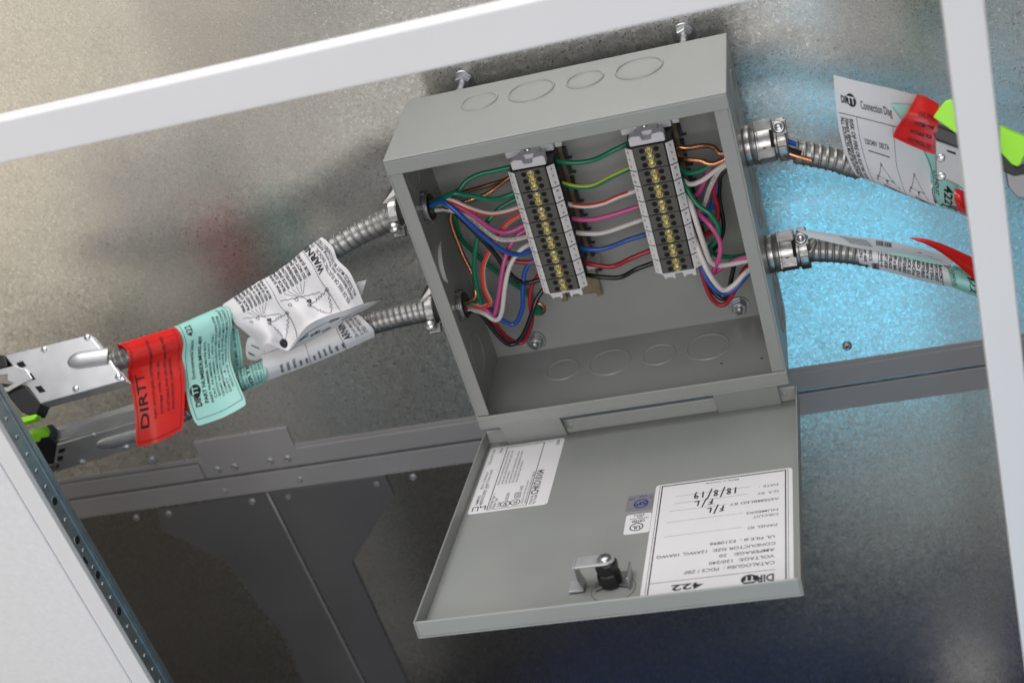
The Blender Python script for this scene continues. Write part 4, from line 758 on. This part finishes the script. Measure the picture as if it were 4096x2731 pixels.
I += [('d', 5, 27.5, 3.4, 3.4), ('t', 3.2, 29, 3.6, 'TT', 3.8, .05, 0, 'paperm')]
label_part('wiring_label', WT, cu1, 'paperm', I, FW, 'crumpled white wiring diagram label flaring off the upper left conduit', na=60, nb=60)
# its curled under edge and the tip behind
WU = Patch([('cT', [(560, 1199, yw - 30), (690, 1032, yw - 34), (840, 952, yw - 26), (1000, 902, yw - 28), (1115, 857, yw - 20), (1180, 840, yw - 18)]), ('cT', [(570, 1200, yw - 26), (720, 1090, yw - 26), (860, 1010, yw - 20), (1010, 945, yw - 22), (1130, 880, yw - 15), (1215, 838, yw - 12)]), ('cT', [(585, 1198, yw - 20), (745, 1120, yw - 16), (880, 1045, yw - 12), (1020, 962, yw - 14), (1140, 893, yw - 8), (1252, 826, yw - 4)])])
I = [('l', 3, 3, 80, 5, .25)] + [('t', 8 + i * 9, 5 + (i % 3) * 2.5, 1.8, t_, 8, .02) for i, t_ in enumerate(('TRAL)', 'INE)', 'OUND)', '//////', '//////', '120/208'))]
label_part('wiring_label', WU, cu1, 'paperm', I, lambda x, y: WU(x / 85, y / 12), 'curled under lower edge of the crumpled label', na=40, nb=10)
WB = Patch([('cT', [(1020, 720, yw - 8), (1060, 700, yw - 6), (1136, 682, yw - 2)]), ('cT', [(1040, 770, yw - 8), (1080, 750, yw - 6), (1125, 720, yw - 3)]), ('cT', [(1060, 830, yw - 8), (1090, 810, yw - 6), (1104, 790, yw - 4)])])
label_part('wiring_label', WB, cu1, 'paperm', [], lambda x, y: WB(.5, .5), None, na=8, nb=8)
# white label wrapped round the lower left cable, with its back flap
WL = Patch([('cT', [(420, 1290, -58), (640, 1215, -56), (860, 1120, -54), (1090, 1010, -50)]), ('cT', [(362, 1232, -66), (620, 1150, -64), (850, 1050, -62), (1072, 938, -58)]), ('cT', [(372, 1290, -76), (640, 1205, -74), (870, 1110, -71), (1130, 985, -67)]), ('cT', [(388, 1370, -78), (660, 1275, -75), (900, 1180, -72), (1185, 1045, -68)]), ('cT', [(400, 1425, -70), (670, 1325, -67), (920, 1225, -65), (1196, 1100, -61)])])
I = [('t', 11, 73, 5.6, 'ARNING', 18, .02), ('t', 9, 77.5, 2.6, 'Do not electrically', 20), ('t', 9, 81, 2.6, 'is electrically', 18), ('t', 9, 84.5, 2.6, 'STED PRIOR TO', 20), ('l', 1, 66, 30, 66, .3), ('l', 1, 36, 30, 36, .3), ('p', [(31, 2), (27, 30), (29, 60)], .3)]
for i, t_ in enumerate(('(GROUND)', '(GROUND)', '(NEUTRAL)', '(LINE)', '(LINE)', '(LINE)', '(GROUND)', '(GROUND)', '(NEUTRAL)', '(LINE)', '(LINE)')): I.append(('t', 3.5, 14 + i * 5.0 + (2 if i > 4 else 0), 1.9, t_, len(t_) * 1.05, .03))
label_part('wiring_label', WL, cu2, 'paperm', I, lambda x, y: WL(y / 88, 1 - x / 36), 'white wiring label wrapped smoothly round the lower left conduit', na=50, nb=24)
WF = Patch([('cT', [(262, 1110, -57), (400, 1060, -57), (560, 1020, -57), (700, 980, -57)]), ('cT', [(246, 1180, -59), (400, 1150, -60), (560, 1110, -60), (720, 1060, -60)]), ('cT', [(262, 1262, -60), (400, 1220, -62), (560, 1165, -63), (760, 1095, -62)]), ('cT', [(360, 1285, -61), (450, 1250, -63), (600, 1190, -64), (800, 1110, -63)])])
I = [('p', [(6 + i * .9, 8 + (1.6 if i % 2 else 0) + i * .5) for i in range(16)], .5), ('p', [(3 + i * .6, 14 + (1.6 if i % 2 else 0) + i * .4) for i in range(10)], .6), ('t', 24, 22, 2.8, '120/240V', 15), ('t', 42, 14, 2.8, '120/208', 14), ('l', 16, 25, 60, 24, .3)]
label_part('wiring_label', WF, cu2, 'paperm', I, lambda x, y: WF(x / 64, y / 30), 'back flap of the lower label showing beneath the crumpled one')
# ---- right hand labels
yr = -62
WR = Patch([('cQ', [(287, 78, -100), (400, 108, -100), (520, 135, -98), (640, 162, -95), (740, 188, -92), (880, 222, -90)]), ('cQ', [(300, 230, -96), (430, 262, -97), (550, 292, -95), (670, 320, -92), (790, 350, -90), (900, 380, -86)]),
            ('cQ', [(318, 390, -90), (450, 420, -92), (570, 452, -90), (690, 485, -87), (800, 515, -84), (900, 545, -80)]), ('cQ', [(352, 540, -82), (480, 570, -83), (590, 600, -82), (700, 635, -80), (810, 665, -78), (895, 690, -75)]),
            ('cQ', [(392, 640, -74), (510, 672, -76), (620, 712, -76), (730, 750, -75), (830, 785, -74), (905, 810, -73)]), ('cQ', [(425, 700, -66), (540, 738, -68), (650, 782, -70), (755, 822, -70), (850, 860, -70), (925, 885, -70)]), ('cQ', [(440, 718, -58), (555, 758, -60), (665, 802, -61), (770, 845, -62), (860, 880, -62), (945, 908, -63)])])
FQ = lambda x, y: WR(min(x / 82, 1), min(y / 88, 1))
I = [('t', 4.5, 15.5, 4.4, 'DIR', 6, .05), ('d', 12.8, 12.8, 4, 4), ('t', 9.6, 15, 4.4, 'TT', 6, .05, 0, 'paperm'), ('t', 20, 16.5, 5.0, 'Connection Diag', 27, 0), ('l', 1.5, 22, 80, 22, .35), ('l', 15.5, 22, 16.5, 84, .3), ('l', 46, 22, 47, 84, .3), ('t', 19, 37, 3.2, '120/240V  DELTA', 22), ('l', 21, 41, 41, 41.5, .6)]
for i, t_ in enumerate(('RISK OF FIRE OR ELECTRIC SHOCK', 'Always determine that the wiring assembly', 'ALL SOURCES MUST BE DISCONNECTED')): I.append(('t', 9.5 - i * 3.3, 24, 3.0, t_, 52, .01, math.pi / 2))
for gx in (31, 62):
    for q0, q1 in (((gx, 49), (gx - 9, 66)), ((gx, 49), (gx + 10, 68)), ((gx - 7, 62), (gx + 7, 63))):
        n = 14; I.append(('p', [(q0[0] + (q1[0] - q0[0]) * i / n + (.5 if i % 2 and 3 < i < 12 else 0), q0[1] + (q1[1] - q0[1]) * i / n + (.6 if i % 2 and 3 < i < 12 else -.0)) for i in range(n + 1)], .35))
    for q in ((gx, 49), (gx - 9, 67), (gx - 7, 62), (gx + 7, 63), (gx + 11, 69), (gx - 4, 74), (gx + 4, 75)): I.append(('o', q[0], q[1], 1.0, 1.2, .35))
    I.append(('p', [(gx, 63), (gx, 68), (gx - 2, 70), (gx, 68), (gx + 3, 70)], .3)); I.append(('d', gx + 1, 64.5, .9, 1.2))
    for i in range(6): I.append(('t', gx - 5 + i * 2.6, 72 + i * .6, 1.7, rows[i], 12, .02, 1.15))
label_part('wiring_label', WR, cu3, 'paperm', I, FQ, 'broad white label reading Connection Diagram over the upper right conduit', na=40, nb=50)
TR1 = Patch([('cQ', [(640, 262, -99), (700, 264, -99), (760, 268, -98)]), ('cQ', [(690, 330, -97), (770, 360, -97), (860, 380, -96)]), ('cQ', [(800, 480, -94), (900, 500, -93), (1000, 520, -92)]), ('cQ', [(870, 600, -90), (960, 620, -88), (1050, 650, -86)]), ('cQ', [(905, 720, -82), (985, 750, -80), (1070, 780, -78)]), ('cQ', [(915, 830, -74), (990, 860, -73), (1060, 880, -72)]), ('cQ', [(955, 910, -62), (1010, 925, -62), (1070, 945, -62)])])
label_part('teal_tag', TR1, cu3, 'teal', [('t', 58, 7.5, 5.0, '422', 16, .01, 0), ('t', 50, 12.5, 2.2, 'CONDUIT', 18), ('t', 22, 12, 2, 'FLEXIBLE', 14), ('l', 4, 13.2, 78, 13.2, .3)], lambda x, y: TR1(1 - y / 14, x / 84), None, na=16, nb=40)
yq = -108
RR = Patch([('cQ', [(815, 198, yq), (880, 222, yq), (950, 262, yq)]), ('cQ', [(745, 320, yq - 2), (850, 345, yq - 3), (945, 375, yq - 2)]), ('cQ', [(690, 400, yq + 1), (810, 440, yq), (935, 480, yq)]), ('cQ', [(656, 468, yq + 4), (790, 530, yq + 3), (925, 582, yq + 3)])])
I = [('t', 12, 10 + i * 7.6 + 3, 3.0, t_, 20, .02) for i, t_ in enumerate(('CAT. STYLE', 'SYSTEM TYPE', 'SUITABLE FOR', 'ELECTRICAL CO'))] + [('l', 3, 3, 3, 37, .35), ('l', 3, 37, 33, 37, .35)]
label_part('red_tag', RR, cu3, 'red', I, lambda x, y: RR(x / 36, y / 40), 'red tag standing up in front of the Connection Diagram label', corner=.06)
RR2 = Patch([('cQ', [(1050, 790, -84), (1090, 800, -84), (1130, 820, -82)]), ('cQ', [(1045, 850, -86), (1090, 860, -88), (1135, 870, -84)]), ('cQ', [(1065, 920, -80), (1100, 930, -82), (1140, 945, -80)]), ('cQ', [(1085, 952, -70), (1115, 962, -70), (1145, 972, -70)])])
label_part('red_tag', RR2, cu3, 'red', [], lambda x, y: RR2(.5, .5), None, na=10, nb=10)
# lower right
WS = Patch([('cQ', [(470, 1215, -50), (620, 1235, -50), (820, 1290, -52), (1000, 1340, -54)]), ('cQ', [(440, 1168, -56), (620, 1185, -57), (820, 1235, -60), (1002, 1285, -62)]), ('cQ', [(440, 1190, -65), (620, 1215, -67), (820, 1265, -70), (1008, 1310, -72)]), ('cQ', [(446, 1235, -66), (620, 1270, -68), (820, 1325, -71), (1020, 1375, -73)]), ('cQ', [(452, 1268, -58), (625, 1312, -60), (825, 1365, -63), (1035, 1412, -65)])])
I = [('l', 0, 15, 24, 15, .3), ('l', 0, 57, 24, 57, .3), ('t', 18, 12, 4.8, 'WAR', 8, .03), ('t', 3, 3, 2.6, 'SCON', 12, .01, 0), ('t', 6, 6.5, 2.6, 'ing ass', 12, .01), ('t', 4, 10, 2.6, 'C SHOCK', 13, .01)]
for i, t_ in enumerate(('(~)o(~)', 'DO NOT USE RE', 'WHT/BLACK', 'GREEN or BAR', 'RN/YELLOW', 'WHITE/RED', 'BLACK (L)', 'OoOo', 'RED (LI', 'WHITE/BLK', 'GREEN or', 'RN/YELL', 'WHT/RED', 'BLACK (')): I.append(('t', 5, 18.5 + i * 3.0, 2.1, t_, 15, .02))
I = [(it[0], it[1], 62 - it[2], it[3], 62 - it[4], it[5]) if it[0] == 'l' else (it[0], it[1], 62 - it[2] + 2) + it[3:] for it in I]
label_part('wiring_label', WS, cu4, 'paperm', I, lambda x, y: WS(1 - y / 62, .12 + x / 28), 'white label wrapped round the lower right conduit', na=40, nb=20)
WC = Patch([('cQ', [(8, 1034, -104), (200, 1062, -100), (420, 1092, -97), (600, 1112, -94), (760, 1150, -90), (960, 1200, -84), (1055, 1250, -78)]), ('cQ', [(60, 1052, -100), (240, 1085, -96), (430, 1122, -93), (600, 1150, -90), (760, 1180, -86), (940, 1228, -80), (1030, 1262, -76)]), ('cQ', [(150, 1098, -96), (300, 1135, -92), (440, 1165, -88), (600, 1188, -84), (760, 1206, -80), (900, 1240, -76), (1000, 1275, -72)])])
I = [('t', 28 + i * 1.2, 3.6 + i * 1.8, 1.2, 'GREEN or BARE (GROUND)', 16, .0) for i in range(4)] + [('t', 50, 3 + i * 1.7, 1.6, '(LINE) (LINE)', 11, .02) for i in range(3)] + [('p', [(84, 6), (92, 8), (98, 7)], .3), ('o', 80, 5, 1.1, .8, .3)]
label_part('wiring_label', WC, cu4, 'paperm', I, lambda x, y: WC(x / 110, y / 13), 'thin curled edge of the white label over the lower right connector', na=50, nb=10)
TC = Patch([('cQ', [(590, 1190, -82), (700, 1196, -80), (820, 1212, -78), (950, 1248, -75)]), ('cQ', [(680, 1212, -80), (780, 1232, -78), (880, 1256, -76), (990, 1275, -73)])])
label_part('teal_tag', TC, cu4, 'teal', [], lambda x, y: TC(.5, .5), None, na=20, nb=4)
TS = Patch([('cQ', [(1010, 1340, -56), (1100, 1355, -57), (1210, 1400, -58)]), ('cQ', [(1000, 1290, -64), (1090, 1320, -65), (1205, 1375, -66)]), ('cQ', [(1008, 1330, -73), (1110, 1360, -74), (1210, 1400, -75)]), ('cQ', [(1020, 1380, -74), (1120, 1410, -75), (1215, 1445, -76)]), ('cQ', [(1040, 1412, -66), (1130, 1448, -67), (1222, 1482, -68)])])
label_part('teal_tag', TS, cu4, 'teal', [('t', 3, 8, 5.0, '422', 15, .01), ('t', 4, 19.5, 2.2, 'CONDUIT', 13), ('l', 0, 20.4, 26, 20.4, .3)], lambda x, y: TS(1 - y / 22, .15 + x / 26), None, na=20, nb=16)
TSu = Patch([('cQ', [(1045, 1268, -78), (1090, 1290, -78), (1150, 1340, -76)]), ('cQ', [(1020, 1290, -70), (1080, 1318, -70), (1150, 1355, -70)])])
label_part('teal_tag', TSu, cu4, 'teal', [('t', 1, 1.5 + i * 1.6, 1.2, 'SYSTEM ENVIRO ELECT', 14) for i in range(3)], lambda x, y: TSu(x / 16, y / 6), None, na=10, nb=4)
RC = Patch([('cQ', [(752, 1098, -112), (840, 1102, -112), (950, 1130, -110), (1070, 1180, -106), (1182, 1232, -102)]), ('cQ', [(800, 1116, -112), (900, 1135, -112), (1010, 1190, -109), (1110, 1250, -104), (1188, 1300, -100)]), ('cQ', [(870, 1140, -110), (950, 1185, -108), (1040, 1250, -104), (1120, 1320, -98), (1196, 1385, -94)])])
label_part('red_tag', RC, cu4, 'red', [], lambda x, y: RC(.5, .5), 'red tag seen edge on over the lower right conduit', na=24, nb=10)
# ================================================================== PLUGS
def plug(label, corners, P0, n, thick, blister, rivets, holes, green, blk, name='cable_plug', metal='alu'):
    n = np.array(n, float); n /= np.linalg.norm(n); c = [atpl(k_, x, y, P0, n) for k_, x, y in corners]; cen = sum(c) / len(c)
    t = thing(name, label, 'plug', cen, 'quick connect cable plugs')
    b = M(); b.prism(c, -n * thick, metal); body = part(b, 'housing', t, bevel=1.0)
    b = M(); b.prism([cc + n * .0 - n * (thick * .30) + (cc - cen) * .006 for cc in c], -n * 1.1, 'alu'); b.prism([cc - n * (thick * .62) + (cc - cen) * .006 for cc in c], -n * 1.1, 'alu'); part(b, 'seam', body)
    if blister:
        q = [atpl(k_, x, y, P0, n) for k_, x, y in blister]; A, B, Wd = q[0], q[1], np.linalg.norm(q[2] - q[3]) / 2; e = (B - A); Lg = np.linalg.norm(e); e /= Lg; f_ = np.cross(n, e); b = M(); vs = []; fs = []; na, nb_ = 22, 14
        for i in range(na + 1):
            tt = i / na; prof = math.sin(min(1, tt * 3.2) * math.pi / 2) ** .5; ww = Wd * prof
            for j in range(nb_ + 1):
                a = math.pi * j / nb_; vs.append(A + e * (Lg * tt) + f_ * (ww * math.cos(a)) + n * (ww * .24 * math.sin(a)))
        for i in range(na):
            for j in range(nb_): k_ = i * (nb_ + 1) + j; fs.append((k_, k_ + 1, k_ + nb_ + 2, k_ + nb_ + 1))
        b.add(vs, fs, 'alu', True); part(b, 'blister', body)
    for k_, x, y in rivets:
        p = atpl(k_, x, y, P0, n); b = M(); b.lathe([(3.0, 0), (2.9, .7), (2.1, 1.3), (0, 1.4)], p, n, 'alu', 18); part(b, 'rivet', body)
    for hq in holes:
        q = [atpl(k_, x, y, P0, n) + n * .12 for k_, x, y in hq]; b = M(); b.prism(q, -n * .1, 'hole'); part(b, 'slot', body)
    for kind, nm, polys in (('black', 'end_shell', blk), ('lime', 'latch', green)):
        for off, tk, poly in polys:
            q = [atpl(k_, x, y, np.array(P0) + n * off, n) for k_, x, y in poly]; b = M(); b.prism(q, -n * tk, kind); part(b, nm, t, bevel=.8)
    return t, body
cP = lambda *p: [('cP', x, y) for x, y in p]; cQ = lambda *p: [('cQ', x, y) for x, y in p]
P0 = at('cP', 600, 640, -84)
n1 = (0.06, -.62, .78)
t1, body1 = plug('upper left bright metal plug with its broad face up and lime latch', cP((35, 565), (745, 390), (832, 498), (905, 560), (945, 640), (1045, 775), (335, 970)), P0, n1, 15,
     cP((560, 625), (905, 572), (660, 560), (700, 692)), cP((370, 515), (730, 415), (990, 745), (635, 845)),
     [cP((135, 632), (190, 612), (222, 655), (168, 675)), cP((235, 722), (260, 712), (300, 768), (268, 775)), cP((290, 830), (342, 818), (385, 870), (332, 880)), cP((733, 550), (800, 533), (812, 552), (748, 572)), cP((800, 590), (848, 582), (852, 610), (818, 615))],
     [(-1, 8, cP((0, 880), (30, 890), (170, 1085), (300, 1055), (308, 1075), (290, 1100), (160, 1140), (0, 930)))],
     [(-1, 15, cP((-60, 560), (30, 562), (55, 620), (60, 660), (-60, 690))), (-1.5, 15, cP((-60, 790), (205, 815), (345, 965), (302, 1058), (225, 1062), (175, 1040), (60, 900), (-60, 840)))])
b = M(); q = [atpl('cP', x, y, P0 + np.array(n1) * 2, n1) for x, y in ((-40, 690), (120, 650), (215, 680), (270, 760), (170, 810), (60, 870), (-40, 875), (-40, 840), (60, 830), (110, 800), (60, 780), (60, 730), (-40, 740))]; b.prism(q, -np.array(n1) * 2, 'alu'); part(b, 'spring_clip', body1, bevel=.6)
P2 = at('cP', 800, 1250, -84); n2 = (0.05, -.97, -.25)
t2, body2 = plug('lower left metal plug partly hidden by the red tag', cP((475, 1310), (1290, 1075), (1300, 1270), (1105, 1320), (1090, 1352), (462, 1545), (450, 1480)), P2, n2, 15,
     cP((805, 1330), (1180, 1225), (900, 1262), (930, 1352)), cP((785, 1228), (1060, 1332), (695, 1455)),
     [cP((492, 1352), (548, 1336), (538, 1372), (488, 1388)), cP((482, 1412), (532, 1402), (522, 1440), (476, 1452)), cP((470, 1482), (498, 1472), (492, 1505), (466, 1512)), cP((1022, 1262), (1085, 1240), (1092, 1262), (1050, 1290), (1010, 1310))],
     [(1.5, 5, cP((215, 1238), (375, 1188), (405, 1215), (408, 1248), (345, 1258), (330, 1290), (240, 1300)))],
     [(-1, 14, cP((255, 1290), (340, 1262), (410, 1240), (472, 1308), (445, 1500), (395, 1490), (300, 1400))), ])
b = M(); E0 = atpl('cP', 477, 1309, P2, n2); q = [atpl('cP', x, y, E0, (0, -.45, .9)) for x, y in ((413, 1182), (1270, 925), (1300, 1072), (478, 1308))]; b.prism(q, (0, 1., -2.), 'alu')
for k_ in (.3, .55, .78):
    a_ = q[0] + (q[3] - q[0]) * k_; c_ = q[1] + (q[2] - q[1]) * k_; tube(b, np.array([a_, c_]), .55, 'alu', 6, 30)
part(b, 'ribbed_top', body2, bevel=.4)
b = M(); q = [atpl('cP', x, y, P2 + np.array((0, -2., 0)), n2) for x, y in ((340, 1490), (470, 1475), (475, 1500), (440, 1560), (370, 1560))]; b.prism(q, (0, 2, 0), 'cond'); part(b, 'spring_clip', body2, bevel=.4)
P3 = at('cQ', 1000, 600, -118); n3 = (-.2, -.9, .38)
plug('blurred plug with a lime latch between the red tag and the right post', cQ((920, 480), (1060, 530), (1300, 640), (1330, 850), (1130, 820), (1060, 770), (930, 712)), P3, n3, 14, None, cQ((962, 598), (965, 715)), [cQ((1000, 548), (1055, 565), (1055, 580), (1000, 560))],
     [(9, 9, cQ((1025, 236), (985, 245), (950, 290), (912, 345), (990, 400), (1060, 450), (1250, 520), (1250, 330)))], [(2, 12, cQ((890, 378), (1060, 445), (1280, 520), (1280, 630), (1060, 532), (925, 480)))], metal='plugm')
P4 = at('cQ', 1430, 600, -118)
plug('plug with a lime latch cut off by the right edge of the picture', cQ((1360, 660), (1560, 690), (1560, 860), (1440, 850), (1380, 780)), P4, n3, 12, None, [], [], [(9, 9, cQ((1330, 400), (1375, 422), (1483, 468), (1560, 500), (1560, 590), (1483, 590), (1462, 640), (1440, 655), (1405, 640), (1330, 560)))], [(1, 11, cQ((1330, 560), (1440, 660), (1560, 590), (1560, 690), (1420, 715), (1340, 680)))], metal='plugm')
